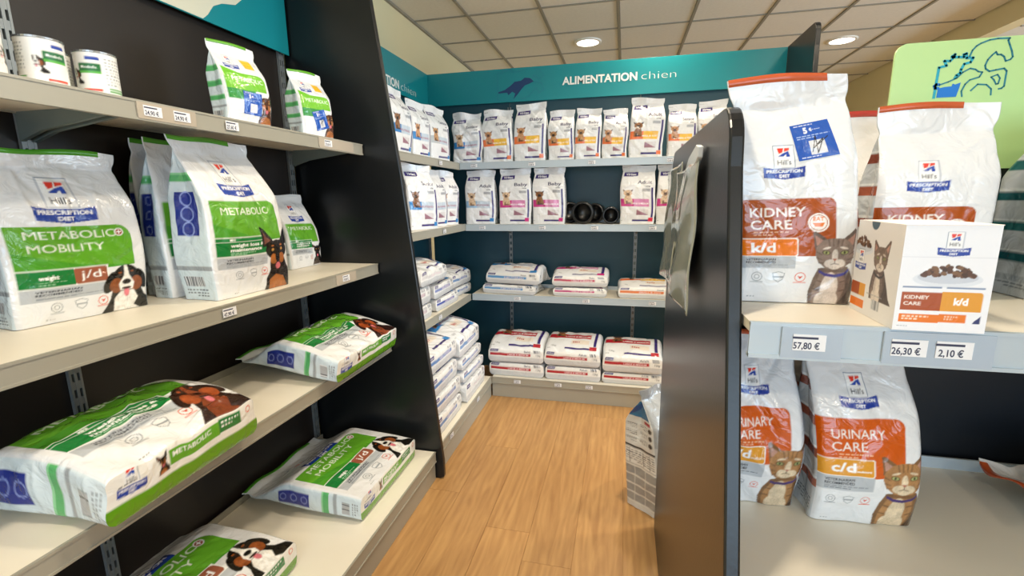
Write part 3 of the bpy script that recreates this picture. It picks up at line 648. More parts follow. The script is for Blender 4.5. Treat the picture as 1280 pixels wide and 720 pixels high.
# ================================================================ SHELVING
def ladder(name, parent, z0, z1, cols=2, wd=.034):
    """slotted upright, local x across, front at y=0"""
    mb = MB(); t = .012; mb.box(-wd/2, 0, z0, -wd/2+.006, t, z1); mb.box(wd/2-.006, 0, z0, wd/2, t, z1)
    if cols == 2: mb.box(-.004, 0, z0, .004, t, z1)
    z = z0
    while z < z1-.03: mb.box(-wd/2+.006, .001, z, wd/2-.006, t, z+.024); z += .05
    return mb.build(name, M['steel'], parent)
def shelf(unit, x0, x1, depth, z, lipm, tags=(), lip=.047, brackets=(), board=M['board'], th=.016, rails=(), label='', plinth=0, group=None):
    """a thing of its own, hung on the uprights; unit frame: x along the unit, front towards -y, back plane y=0"""
    s = empty('shelf'); s.location = unit.location; s.rotation_euler = unit.rotation_euler; tag(s, label, 'shelf', group)
    MB().box(x0, -depth+.004, z-th, x1, -.022, z).build('shelf_board', board, s)
    lp = MB().box(x0, -depth, z-lip, x1, -depth+.004, z-.003); lp.box(x0, -depth-.003, z-lip-.002, x1, -depth+.012, z-lip+.004); lp.box(x0, -depth-.002, z-.005, x1, -depth+.006, z+.001)
    lp.build('shelf_lip', lipm, s)
    MB().box(x0, -.022, z-.02, x1, -.017, z+.028).build('back_lip', M['lipblue'] if lipm is M['lipblue'] else M['lip'], s)
    for bx in brackets:
        MB().prism([(-.016, z-th-.075), (-.016, z-th), (-depth+.03, z-th), (-depth+.03, z-th-.018), (-.10, z-th-.05)], 'x', bx-.006, bx+.006).build('bracket', M['under'], s)
    for a, b in rails: MB().box(a, -depth-.0045, z-lip+.002, b, -depth-.001, z-.004).build('ticket_rail', M['rail'] if lipm is M['lip'] else M['railb'], s)
    for tg in tags:
        tx, st = (tg if isinstance(tg, tuple) else (tg, '')); wd = .046 if lip > .055 else .050; hh = .026
        p = MB().box(tx-wd/2, -depth-.0062, z-lip/2-hh/2, tx+wd/2, -depth-.0048, z-lip/2+hh/2).build('price_ticket', M['tagw'], s)
        TAGS.append((p, tx, -depth-.0065, z-lip/2, st))
    if plinth: MB().box(x0, -depth+.006, .001, x1, -depth+.02, z-lip).build('plinth', M['lip'], s)
    return s
TAGS = []
def ticket_print():
    for s, x, y, z, st in TAGS:
        v, t = text_mesh(st or '12,90 €', .02); k = .0105/.7; mb = MB()
        cx = (v[:, 0].min()+v[:, 0].max())/2
        mb.v = [((a-cx)*k*.8+x-.004, y, b*k+z-.010) for a, b in v]; mb.f = [tuple(q) for q in t.tolist()]
        b = len(mb.v); mb.v += [(x-.024, y, z+.006), (x+.012, y, z+.006), (x+.012, y, z+.0095), (x-.024, y, z+.0095)]; mb.f.append((b, b+1, b+2, b+3))
        mb.build('ticket_text', M['tagt'], s)
def partition(unit, pts, a, b, label):
    """outline pts in (y, z) of the unit frame, thickness along its x"""
    o = MB().prism(pts, 'x', a, b).build('end_panel', M['panel'], None, bevel=.004)
    o.location = unit.location; o.rotation_euler = unit.rotation_euler; return tag(o, label, 'panel')
def arc(cx, cz, r, a0, a1, n=6): return [(cx+r*math.cos(math.radians(a0+(a1-a0)*i/n)), cz+r*math.sin(math.radians(a0+(a1-a0)*i/n))) for i in range(n+1)]
UX, UY = -1.60, 3.77
# ---- left front unit: unit frame turned so that its back is the plane x=UX and its x runs along world +y
lf = empty('shelving_unit', (UX, 0, 0), PI/2)
tag(lf, 'dark brown back wall and slotted uprights behind the near left shelves', 'shelving')
def back_boards(parent, x0, x1, z0, z1, m, seams):
    xs = [x0]+list(seams)+[x1]
    for a, b in zip(xs, xs[1:]): MB().box(a+.001, .0, z0, b-.001, .014, z1).build('back_panel', m, parent, .001)
back_boards(lf, -.05, 2.08, 0, 2.5, M['back_dark'], (.99,))
for x in (.0, .99, 2.045): u = ladder('upright', lf, .1, 2.45); u.location = (x, -.014, 0)
D1, D2, D3, D4 = 1.60-1.215, 1.60-1.175, 1.60-1.13, 1.60-.915
GL = 'cream shelves of the near left unit'
shelf(lf, -.02, 2.075, D1, 1.708, M['lip'], tags=((1.04, '24,90 €'), (1.125, '24,90 €'), (1.30, '27,60 €'), (1.80, '27,60 €')), brackets=(.02, .975, 1.005, 2.06), rails=((1.0, 1.17), (1.74, 1.99)), label='narrow top shelf on the left carrying tins and two small bags', group=GL)
shelf(lf, -.02, 2.075, D2, 1.141, M['lip'], tags=((1.16, '47,90 €'), (1.79, '39,80 €')), brackets=(.02, .975, 1.005, 2.06), rails=((1.72, 1.87),), label='second shelf from the top on the left, carrying the upright METABOLIC bags', group=GL)
shelf(lf, -.02, 2.075, D3, .742, M['lip'], brackets=(.02, .975, 1.005, 2.06), label='third shelf from the top on the left, carrying two lying sacks', group=GL)
shelf(lf, -.02, 2.075, D4, .157, M['lip'], lip=.055, plinth=1, label='deep bottom shelf on the left with a plinth down to the wooden floor', group=GL)
lp_out = [(0, .0), (.70, .0), (.722, .012), (.722, .05), (.722, .10), (.65, .80), (.572, 1.55), (.468, 2.33), (.452, 2.46), (0, 2.46)]
partition(lf, [(-d, z) for d, z in lp_out], 2.085, 2.112, 'tall black end panel with slanted front edge between the two left units')

# ---- rear left unit
rl = empty('shelving_unit', (UX, 0, 0), PI/2)
tag(rl, 'black back wall of the left corner shelves, beyond the tall black end panel', 'shelving')
back_boards(rl, 2.115, 3.750, 0, 2.2, M['back_teal'], (2.9,))
for x in (2.15, 2.95, 3.70): u = ladder('upright', rl, .1, 2.15, 1, .026); u.location = (x, -.014, 0)
GR = 'shelves of the left corner unit'
shelf(rl, 2.116, 3.44, D1, 1.714, M['lip'], tags=(3.05,), brackets=(2.95,), label='top shelf of the left corner unit, under the Senior bags', group=GR)
shelf(rl, 2.116, 3.42, D2, 1.262, M['lip'], tags=(2.97,), brackets=(2.95,), label='second shelf of the left corner unit, under the leaning Senior bag', group=GR)
shelf(rl, 2.116, 3.40, D3-.01, .722, M['lip'], tags=(2.75,), brackets=(2.95,), label='third shelf of the left corner unit, under small piles of sacks', group=GR)
shelf(rl, 2.116, 3.15, D4, .157, M['lip'], tags=(2.3, 2.8), lip=.05, plinth=1, label='bottom shelf of the left corner unit, under the two tall piles of sacks', group=GR)
# ---- back unit
bu = empty('shelving_unit', (0, UY, 0), 0)
tag(bu, 'blue-black back wall and slotted uprights across the far end of the aisle', 'shelving')
back_boards(bu, -1.585, 1.043, 0, 2.2, M['back_teal'], (-.90, .095))
for x in (-.90, .095, 1.02): u = ladder('upright', bu, .1, 2.15, 1, .026); u.location = (x, -.014, 0)
E1, E2, E3, E4 = UY-3.442, UY-3.424, UY-3.406, UY-3.155
GB = 'shelves of the far unit'
for (z, d, xl, tg, lb) in ((1.716, E1, -1.214, (-1.10, -.66, -.23, .30), 'top shelf of the far unit, just under the long teal sign'), (1.258, E2, -1.174, (-1.04, -.58, -.2, .2), 'second shelf of the far unit, carrying pink-banded bags and black cups'), (.722, E3, -1.13, (-.77, -.25, .22), 'third shelf of the far unit, carrying low pairs of lying sacks')):
    shelf(bu, xl, 1.04, d, z, M['lipblue'], tags=tg, brackets=(-.9, .1), label=lb, group=GB)
shelf(bu, -.912, 1.04, E4, .152, M['lip'], tags=(-.72, -.42, -.2, .2, .7), lip=.045, plinth=1, label='bottom shelf of the far unit with plinth meeting the wooden floor', group=GB)
ep = [(0, 0), (-.66, 0), (-.66, .1), (-.52, 2.30)]+arc(-.47, 2.385, .05, 190, 90)+[(0, 2.436)]
partition(bu, ep, 1.045, 1.073, 'black end panel rising above the right end of the long teal sign')

# ---- right unit (double sided, faces the camera)
GY = 1.25
ru = empty('shelving_unit', (0, GY, 0), 0)
tag(ru, 'dark upright back wall behind the cat food bags in the right foreground', 'shelving')
MB().box(.203, .0, .0, 1.20, .015, 1.592).build('back_panel', mat('dark_blue_back_panel', '#10151c', .4, bump=.1, var=.15, spec=.4), ru, .002)
for x in (.23, 1.17): u = ladder('upright', ru, .1, 1.58); u.location = (x, -.014, 0)
GRR = 'shelves of the right foreground unit'
shelf(ru, .204, 1.20, .455, 1.25, M['lipblue'], tags=((.289, '57,80 €'), (.423, '26,30 €'), (.480, '2,10 €')), lip=.056, brackets=(.235,), rails=((.25, .335), (.39, .53)), label='upper right shelf with three large price tickets, under the KIDNEY CARE bags', group=GRR)
shelf(ru, .204, 1.20, .56, .80, M['lipblue'], lip=.056, label='lower right shelf under the URINARY CARE bags', group=GRR)
shelf(ru, .204, 1.20, .68, .157, M['lipblue'], lip=.05, plinth=1, label='bottom shelf of the right foreground unit, below the frame', group=GRR)
rb = empty('shelving_unit', (0, GY+.015, 0), PI)
for z, d, nm in ((1.25, .40, 'upper'), (.80, .50, 'middle'), (.157, .62, 'bottom')):
    shelf(rb, -1.20, -.204, d, z, M['lipblue'], label=nm+' shelf on the hidden rear side of the right foreground unit', group='rear shelves of the right unit')
bpy.data.objects.remove(rb)
fr = [(-.72, 0), (-.72, .10), (-.555, .80), (-.42, 1.24), (-.345, 1.50)]+arc(-.265, 1.535, .075, 168, 90, 6)
bk = arc(.60, 1.53, .08, 90, 10, 6)+[(.69, 1.2), (.69, 0)]
partition(ru, fr+bk, .175, .200, 'black end panel with rounded top corner in the right foreground')
partition(ru, fr+bk, 1.203, 1.228, 'second black end panel closing the far side of the right foreground unit')

# ================================================================ SIGNS
def sign_text(parent, x, z, k=1.):
    a = lettering('lettering', 'ALIMENTATION', M['white'], parent, x, z, .055*k, bold=.03, width=.56*k, y=-.0095)
    lettering('lettering', 'chien', M['white'], parent, x+.59*k, z, .055*k, width=.245*k, y=-.0095, bold=-.022)
sb = tag(empty('header_sign', (0, 3.745, 0)), 'long teal header sign reading ALIMENTATION chien above the far shelves', 'sign')
MB().box(-1.588, -.008, 2.185, 1.043, 0, 2.43).build('sign_board', M['teal'], sb, .001)
sign_text(sb, -.482, 2.285, .975)
dog = [(-.98, 2.262), (-.93, 2.275), (-.88, 2.305), (-.85, 2.33), (-.80, 2.335), (-.77, 2.355), (-.73, 2.35), (-.70, 2.325), (-.735, 2.31), (-.77, 2.30), (-.80, 2.27), (-.83, 2.235), (-.86, 2.205), (-.845, 2.245), (-.87, 2.26), (-.90, 2.235), (-.91, 2.255), (-.98, 2.252)]
mb = MB(); mb.prism(dog, 'y', -.0092, -.0082); mb.build('dog_emblem', M['navy'], sb)
ribbon([(-.985, 2.40), (-.985, 2.20), (-.86, 2.195)], .004).build('emblem_outline', M['tealline'], sb).location.y = -.0085
ribbon([(-.985, 2.40), (-.94, 2.40), (-.95, 2.425), (-.92, 2.41), (-.88, 2.425), (-.87, 2.40), (-.80, 2.405), (-.74, 2.42), (-.66, 2.41), (-.62, 2.36), (-.66, 2.34), (-.70, 2.37), (-.72, 2.33), (-.64, 2.31), (-.62, 2.26), (-.66, 2.24), (-.68, 2.28), (-.74, 2.22), (-.80, 2.20)], .0035).build('emblem_outline', M['tealline'], sb).location.y = -.0085
sl = tag(empty('header_sign', (-1.575, 0, 0), PI/2), 'teal header sign ending in chien on the wall above the rear left shelves', 'sign')
MB().box(2.116, -.008, 2.185, 3.735, 0, 2.43).build('sign_board', M['teal'], sl, .001)
sign_text(sl, 2.66, 2.215, 1.0)
s3 = tag(empty('header_sign', (-1.572, 0, 0), PI/2), 'teal and pale beige header sign above the near left shelves, cut by the frame', 'sign')
MB().box(-.03, -.008, 2.125, 2.075, 0, 2.44).build('sign_board', M['teal'], s3, .001)
bl = [(-.03, 2.128), (1.60, 2.128), (1.625, 2.15), (1.655, 2.19), (1.70, 2.215), (1.77, 2.235), (1.81, 2.27), (1.82, 2.32), (1.80, 2.438), (-.03, 2.438)]
MB().prism(bl, 'y', -.0095, -.0082).build('sign_print', M['beige'], s3)
gs = tag(empty('animal_sign', (.555, GY-.008, 1.50)), 'pale green sign with blue outlines of horse, cow, dog and cat above the right shelves', 'sign')
W_, H_ = .62, .262
pts = [(0, 0), (W_, 0)]+arc(W_-.02, H_-.02, .02, 0, 90)+arc(.022, H_-.022, .022, 90, 180)
MB().prism(pts, 'y', -.006, 0).build('sign_board', M['green_sign'], gs)
def P(px, py): return ((px-1100)/165*.215, .25-(py-69.5)/165*.245)
def Z(l): return [P(1100+a*.1805-.0, b*.1805) for a, b in l]
horse = Z([(570,470),(585,425),(610,395),(640,378),(700,358),(760,352),(845,355),(835,370),(850,400),(875,450),(888,490),(875,508),(842,518),(825,485),(800,468),(775,468),(760,447),(735,470),(710,500),(697,540),(705,565),(735,585),(780,578),(840,570),(862,590),(862,700),(845,715),(825,718)])
ribbon(horse, .0030).build('horse_outline', M['tealline'], gs).location.y = -.0062
ribbon(Z([(755,628),(800,612),(822,640),(815,680),(800,682),(780,650)]), .0026, closed=True).build('horse_outline', M['tealline'], gs).location.y = -.0062
ribbon(Z([(375,665),(440,645),(500,620),(540,580),(590,555),(630,565),(655,582),(685,588),(668,622),(600,640),(570,670),(550,720),(560,760)]), .0028).build('dog_outline', M['tealline'], gs).location.y = -.0062
ribbon(Z([(620,720),(665,675),(730,682),(770,715),(775,760)]), .0028).build('horse_outline', M['tealline'], gs).location.y = -.0062
ribbon(Z([(345,760),(352,535),(408,524),(385,488),(430,492),(450,470),(437,460),(460,444),(455,465),(490,466),(530,470),(525,450),(545,444),(550,478),(600,478),(585,510),(540,520),(522,560),(520,585),(495,600),(485,622)]), .0048).build('cow_outline', M['cyan'], gs).location.y = -.0062
MB().prism(Z([(365,760),(368,690),(420,682),(470,680),(475,660),(495,668),(535,655),(530,690),(515,760)])[::-1], 'y', -.0068, -.0062).build('cat_silhouette', M['blue'], gs)
ribbon(Z([(370,690),(345,688),(338,672),(350,660),(372,662)]), .0055).build('cat_silhouette', M['blue'], gs).location.y = -.0062

# ================================================================ GOODS
GG = 'green and white dog food bags on the left shelves'
G = lambda title, kind, dog, mini=None: (lambda c: front_green(c, title, kind, dog, mini))
JD = ['METABOLIC', 'MOBILITY']
def add(o, label, cat='bag', group=None): o['label'] = label; o['category'] = cat; o['group'] = group; return o
# middle shelf, left front
o = make_bag('pet_food_bag', .315, .452, .125, G(JD, 'jd', 'bernese'), lambda c: side_green(c, 3), seed=3, seal=M['greenseal'], sealto=.72, slider=True, lean=(0, .0), wr=1.2, shoulder=.66, vf=.9, res=.0025)
stand(o, -1.432, .958, 1.142, PI/2-.12, .125); add(o, 'plump METABOLIC MOBILITY j/d bag standing nearest the camera on the second left shelf', group=GG)
o = make_bag('pet_food_bag', .315, .515, .15, G(['METABOLIC'], 'm', 'pinscher'), lambda c: side_green(c, 1), seed=7, seal=M['greenseal'], sealto=.55, wr=1.25, shoulder=.62, vf=.9, res=.0025, lean=(-.015, .04))
stand(o, -1.226, 1.347, 1.142, PI/2-.04, .15); add(o, 'tall METABOLIC mini bag with a pinscher, front edge of the second left shelf', group=GG)
o = make_bag('pet_food_bag', .30, .51, .09, G(['METABOLIC'], 'm', 'pinscher'), lambda c: side_green(c, 1), seed=11, seal=M['greenseal'], sealto=.6, wr=1., shoulder=.62, vf=.9, res=.004)
stand(o, -1.410, 1.345, 1.142, PI/2-.06, .09); add(o, 'green-sealed dog food bag standing directly behind the tall METABOLIC mini bag', group=GG)
o = make_bag('pet_food_bag', .26, .51, .034, G(['METABOLIC'], 'm', 'pinscher'), lambda c: side_green(c, 1), seed=12, seal=M['greenseal'], sealto=.6, wr=1., shoulder=.62, vf=.9, res=.005)
stand(o, -1.533, 1.36, 1.142, PI/2, .04); add(o, 'shaded dog food bag rearmost against the black panel, behind two METABOLIC bags', group=GG)
o = make_bag('pet_food_bag', .215, .335, .10, G(['METABOLIC'], 'm', 'black'), lambda c: side_green(c, 1), seed=15, seal=M['whiteseal'], wr=.9, shoulder=.5, vf=.9, res=.003, lean=(-.035, .02))
stand(o, -1.455, 1.925, 1.142, PI/2-.02, .10); add(o, 'smaller dog food bag with a black dog picture, right end of the second left shelf', group=GG)
# top shelf
for k, (yy, sd, lab, rt) in enumerate(((1.425, 21, 'small METABOLIC dog food bag with unmarked blue sticker, centre of the top left shelf', -.05), (1.80, 22, 'small METABOLIC dog food bag with scrawled blue sticker, right end of the top left shelf', .28))):
    o = make_bag('pet_food_bag', .165, .262, .085, lambda c: front_small(c, 0), lambda c: side_green(c, 4), seed=sd, seal=M['limeseal'], sealto=.62, wr=.7, shoulder=.60, vf=.86, res=.0022, lean=(0, .025))
    stand(o, -1.245, yy, 1.709, PI/2-.22, .085); add(o, lab, group=GG)
    sticker(o, -.34, .42, .12, .40, rt, .165, .262, scrawl=bool(k), n=34)
# tins
def tin(x, y, rz, label):
    t = empty('food_tin', (x, y, 1.709), rz); add(t, label, 'tin', 'white dog food tins on the top left shelf')
    N, NZ, r, h = 110, 44, .0415, .099; c = Cv(N, NZ, h/(2*PI*r), '#f0efec'); A = c.asp
    for s in (0, .5):
        c.rect(s+.07, A*.48, s+.24, A*.72, '#1f6b3a'); c.text('Metabolic', s+.09, A*.60, .022, '#fff', .01, 'l', .12); c.rect(s+.07, A*.48, s+.24, A*.53, '#5bb04a')
        c.poly([(s+.13, A*.80), (s+.24, A*.80), (s+.23, A*.88), (s+.13, A*.88)], '#1f3f9e'); c.rect(s+.08, A*.06, s+.23, A*.11, '#d8452c'); c.lines(s+.27, s+.44, A*.86, 9, A*.075, '#9a9da0'); bernese(c, s+.02, A*.22, A*.38)
        c.rect(s+.28, A*.06, s+.44, A*.10, '#4a9a3a'); c.rect(s+.28, A*.13, s+.44, A*.16, '#4a9a3a')
    cc = c.out().reshape(-1, 3); V = []
    for i in range(NZ):
        zz = .003+(h-.006)*i/(NZ-1)
        for k in range(N): a = 2*PI*k/N; V.append((r*math.cos(a), r*math.sin(a), zz))
    F = [(i*N+k, i*N+(k+1) % N, (i+1)*N+(k+1) % N, (i+1)*N+k) for i in range(NZ-1) for k in range(N)]
    link('label_sleeve', grid_mesh('label_sleeve', V, F, cc, TIN), t)
    MB().lathe([(.0003, .002), (r-.002, .002), (r+.0012, 0), (r+.0012, .004), (r-.0005, .005), (r-.0005, h-.005), (r+.0012, h-.004), (r+.0012, h), (r-.001, h+.0005), (r-.002, h-.003), (.0003, h-.003)], 40).build('can_body', M['tinmetal'], t, smooth=False)
    return t
tin(-1.275, .735, 3.6, 'white dog food tin at the left end of the top shelf, cut by the frame')
tin(-1.28, .853, 5.35, 'white dog food tin with green label facing out, second from the frame edge')
tin(-1.37, .925, 5.0, 'white dog food tin half hidden behind the green-labelled tin')
tin(-1.275, .965, 4.35, 'white dog food tin showing its ingredient text, rightmost of the tins')
# lying sacks, left front
LB = dict(lie=True, res=.003, seal=M['greenseal'], sealto=.8, vf=.93, rad=.012)
o = make_bag('pet_food_bag', .44, .50, .110, G(['METABOLIC'], 'm', 'setter'), lambda c: side_green(c, 0), seed=31, base=lambda c: base_green(c, 0), hump=.035, wr=2.2, belly=.02, **LB)
lay(o, -1.075, .895, .750, PI/2+.05, math.radians(2)); add(o, 'large METABOLIC sack lying on the third left shelf, nearest the camera', group=GG)
o = make_bag('pet_food_bag', .50, .47, .09, G(['METABOLIC'], 'm', 'setter'), lambda c: side_green(c, 0), seed=32, base=lambda c: base_green(c, 0), hump=.025, wr=1.9, belly=.015, **LB)
lay(o, -1.070, 1.762, .748, PI/2+.02, math.radians(8)); add(o, 'METABOLIC sack lying at the far end of the third left shelf', group=GG)
o = make_bag('pet_food_bag', .50, .58, .10, G(JD, 'jd', 'bernese'), lambda c: side_green(c, 0), seed=33, base=lambda c: base_green(c, 1), hump=.008, wr=.8, belly=.008, **LB)
lay(o, -.998, 1.75, .163, PI/2, math.radians(3.2)); add(o, 'METABOLIC MOBILITY j/d sack lying on the bottom left shelf beside the end panel', group=GG)
o = make_bag('pet_food_bag', .50, .58, .10, G(JD, 'jd', 'bernese'), lambda c: side_green(c, 0), seed=34, base=lambda c: base_green(c, 1), hump=.008, wr=.8, belly=.008, **LB)
lay(o, -1.10, .99, .163, PI/2+.02, math.radians(3)); add(o, 'METABOLIC MOBILITY sack on the bottom left shelf, cut off by the lower frame edge', group=GG)

# ---- vet range, upright, corner and back shelves
VV_ = 'upright white kibble bags with purple logo on the far shelves'
TAN = ('#c8946a', '#6b4630'); GOLD = ('#b98a5c', '#4a382e'); PALE = ('#d8b896', '#7a5c48'); BRN = ('#8a5c38', '#3c2a22')
OR, YE, BL, LB2, PK, PK2 = '#e8743c', '#f0bc3c', '#2f7fc2', '#c3d0dd', '#c2287c', '#d88ab8'
def vbag(i, place, word, b0, b1, dogc, corner, W, H, label, txt='SMALL & TOY', lean=(0, 0), fold=0., wr=.9):
    x, y, z, yaw = place
    o = make_bag('pet_food_bag', W, H, .10, lambda c: front_vet(c, word, b0, b1, dogc, corner, txt=txt), side_vet, seed=100+i, res=.0036, wr=wr, shoulder=.66, vf=.88, lean=lean, belly=.012, fold=fold, rad=.012)
    stand(o, x, y, z, yaw, .10); add(o, label, group=VV_)
z1, z2 = 1.717, 1.259
vbag(1, (-1.255, 2.585, z1-.003, PI/2-.05), 'Senior', BL, LB2, BRN, BL, .225, .362, 'Senior kibble bag nearest the black end panel, top shelf of the left corner', 'NEUTERED')
vbag(2, (-1.255, 2.865, z1-.003, PI/2-.10), 'Senior', BL, LB2, TAN, BL, .215, .345, 'Senior kibble bag in the middle of the left corner top shelf', 'NEUTERED')
vbag(3, (-1.250, 3.165, z1-.003, PI/2-.22), 'Senior', '#b9bec2', LB2, GOLD, BL, .235, .360, 'Senior kibble bag with grey band in the corner end of the left top shelf', 'NEUTERED')
vbag(4, (-1.158, 3.475, z1, .12), 'Senior', BL, LB2, PALE, BL, .225, .365, 'crumpled Senior kibble bag with blue band, leftmost on the far top shelf', 'NEUTERED', fold=.5, wr=2.2)
vbag(5, (-.926, 3.475, z1, .02), 'Baby', OR, YE, TAN, OR, .228, .372, 'Baby kibble bag with slanted logo, second from the left on the far top shelf', wr=1.4)
vbag(6, (-.682, 3.470, z1, -.01), 'Baby', OR, YE, TAN, OR, .232, .405, 'tallest Baby kibble bag on the far top shelf')
vbag(7, (-.453, 3.475, z1, .0), 'Baby', OR, YE, GOLD, OR, .185, .35, 'small Baby kibble bag just right of the tallest Baby bag')
vbag(8, (-.262, 3.475, z1, .01), 'Baby', OR, YE, GOLD, OR, .18, .35, 'small Baby kibble bag left of the small Adult bag, far top shelf')
vbag(9, (-.078, 3.475, z1, -.02), 'Adult', OR, YE, TAN, OR, .172, .34, 'small Adult kibble bag with glare on its band, far top shelf', wr=1.3)
vbag(10, (.134, 3.475, z1, .05), 'Adult', OR, YE, BRN, OR, .225, .395, 'tall Adult kibble bag with dark terrier on the far top shelf', lean=(.012, 0), wr=1.3)
vbag(11, (.368, 3.475, z1, .0), 'Senior', OR, YE, TAN, OR, .185, .345, 'Senior kibble bag with orange band at the right of the far top shelf')
vbag(12, (.562, 3.475, z1, .0), 'Senior', OR, YE, GOLD, OR, .185, .36, 'Senior kibble bag partly hidden behind the cat food bag, far top shelf')
vbag(13, (-1.235, 2.44, z2+.004, PI/2-.02), 'Adult', LB2, LB2, BRN, BL, .215, .385, 'kibble bag half hidden by the black end panel, second shelf of the left corner', 'NEUTERED')
vbag(14, (-1.215, 2.765, z2+.004, PI/2-.38), 'Senior', BL, LB2, BRN, BL, .24, .40, 'leaning Senior kibble bag turned towards the camera, second shelf of the left corner', 'NEUTERED', lean=(-.02, 0), wr=1.3)
vbag(15, (-1.235, 3.025, z2+.004, PI/2-.25), 'Adult', LB2, LB2, BRN, BL, .225, .385, 'Adult kibble bag with brown dog, third on the left corner second shelf', 'NEUTERED')
vbag(16, (-1.235, 3.255, z2+.004, PI/2-.40), 'Adult', LB2, LB2, PALE, BL, .20, .38, 'glossy Adult kibble bag with pale dog at the corner end of the second shelf', 'NEUTERED', wr=1.5)
vbag(17, (-1.065, 3.458, z2, .06), 'Adult', '#8fb4d6', LB2, PALE, BL, .232, .40, 'Adult kibble bag with pale blue band, leftmost on the far second shelf', 'NEUTERED')
vbag(18, (-.795, 3.458, z2, .0), 'Baby', PK, PK2, PALE, PK, .242, .405, 'left one of the two pink-banded Baby kibble bags', 'LARGE & MEDIUM')
vbag(19, (-.540, 3.458, z2, .0), 'Baby', PK, PK2, BRN, PK, .238, .408, 'right one of the two pink-banded Baby kibble bags, beside the black cups', 'LARGE & MEDIUM')
vbag(20, (.092, 3.458, z2, .0), 'Adult', PK, PK2, PALE, '#d8304c', .236, .41, 'pink-banded Adult kibble bag right of the black cups', 'LARGE & MEDIUM')
vbag(21, (.340, 3.458, z2, .0), 'Adult', PK, PK2, PALE, '#d8304c', .236, .41, 'pink-banded kibble bag half hidden behind the rounded end panel, second shelf', 'LARGE & MEDIUM')

# ---- vet range, lying sacks
VL = 'white kibble sacks lying in stacks on the far shelves'
def vsack(i, place, word, b0, b1, band, W, H, D, label, hump=.03, txt='LARGE & MEDIUM', tilt=0, wr=1., roll=0, bn=''):
    if hump < .02: wr *= .6
    x, y, z, yaw = place
    o = make_bag('pet_food_sack', W, H, D, lambda c: front_vet(c, word, b0, b1, BRN, b0, True, txt), side_vet, lie=True, seed=200+i, res=.0048, base=lambda c: base_vet(c, word, band, bn or txt), hump=hump, wr=wr, belly=.008 if hump > .02 else .0015, rad=.02, vf=.93)
    lay(o, x, y, z, yaw, tilt, roll); add(o, label, 'sack', VL)
RD, RD2 = '#b3202e', '#b84a50'
zb = .1525
vsack(1, (-.738, 3.195, zb, -.02), 'Baby', RD, RD2, RD, .40, .52, .098, 'red-banded Baby sack under another in the left stack, far bottom shelf', .006)
vsack(2, (-.738, 3.185, zb+.112, .02), 'Baby', RD, RD2, RD, .402, .50, .098, 'Baby sack with red band on top of the left stack on the far bottom shelf', .065, wr=1.4)
vsack(3, (-.322, 3.195, zb, .0), 'Adult', RD, RD2, RD, .385, .52, .098, 'Adult sack at the bottom of the middle stack on the far bottom shelf', .006)
vsack(4, (-.328, 3.185, zb+.112, -.01), 'Adult', RD, RD2, RD, .385, .50, .10, 'Adult sack on top of the middle stack on the far bottom shelf', .065)
vsack(5, (.092, 3.20, zb, .0), 'Adult', RD, RD2, RD, .40, .52, .080, 'Adult sack at the bottom of the right stack beside the rounded panel', .006)
vsack(6, (.092, 3.185, zb+.094, .0), 'Adult', RD, RD2, RD, .395, .50, .105, 'Adult sack on top of the right stack beside the rounded panel', .06)
zs = .7225
vsack(7, (-.845, 3.432, zs, -.12), 'Adult', BL, LB2, '#5a9ad0', .42, .285, .070, 'blue-printed Adult sack at the bottom of the left stack, far third shelf', .006, 'NEUTERED', wr=1.3)
vsack(8, (-.815, 3.425, zs+.083, -.16), 'Adult', BL, LB2, '#5a9ad0', .43, .29, .080, 'blue-printed Adult sack on top of the left stack, far third shelf', .05, 'NEUTERED', wr=1.7)
vsack(9, (-.302, 3.432, zs, .0), 'Baby', PK, PK2, '#c23a7c', .385, .29, .062, 'Baby sack under another in the middle stack of the far third shelf', .006)
vsack(10, (-.302, 3.428, zs+.076, .0), 'Baby', PK, PK2, '#c23a5c', .395, .29, .075, 'Baby sack on top of the middle stack of the far third shelf', .045)
vsack(11, (.185, 3.435, zs, .0), 'Adult', OR, YE, '#e8844c', .40, .29, .078, 'single orange-banded Adult sack lying at the right of the far third shelf', .04, 'SMALL & TOY')
Q = PI/2; zl = .7225
vsack(12, (-1.165, 2.50, zl, Q), 'Adult', BL, LB2, '#c3b0b8', .36, .40, .085, 'lowest sack of the near pile on the left corner third shelf', .006, 'NEUTERED')
vsack(13, (-1.165, 2.485, zl+.098, Q), 'Adult', BL, LB2, '#c3b0b8', .37, .40, .10, 'middle sack of the near pile on the left corner third shelf', .012, 'NEUTERED')
vsack(14, (-1.165, 2.965, zl, Q-.03), 'Adult', BL, LB2, '#3c4fa8', .38, .40, .075, 'purple-marked sack lowest in the centre of the left corner third shelf', .006, 'NEUTERED', wr=1.4)
vsack(15, (-1.175, 2.935, zl+.088, Q+.03), 'Adult', BL, LB2, '#7a86c0', .37, .40, .085, 'sack second in the centre pile of the left corner third shelf', .01, 'NEUTERED', wr=1.4)
vsack(16, (-1.150, 2.72, zl+.212, Q+.02), 'Adult', BL, LB2, '#d8d4d4', .42, .41, .085, 'big crumpled sack on top of the piles, left corner third shelf', .04, 'NEUTERED', wr=2.)
vsack(17, (-1.200, 3.355, zl, Q-.08), 'Adult', BL, LB2, '#5a8ac0', .36, .34, .065, 'bottom sack at the corner end of the left third shelf', .006, 'NEUTERED', wr=1.4)
vsack(18, (-1.195, 3.345, zl+.078, Q-.05), 'Adult', BL, LB2, '#7a9ac8', .37, .35, .09, 'top sack at the corner end of the left third shelf', .04, 'NEUTERED', wr=1.6)
zq = .158
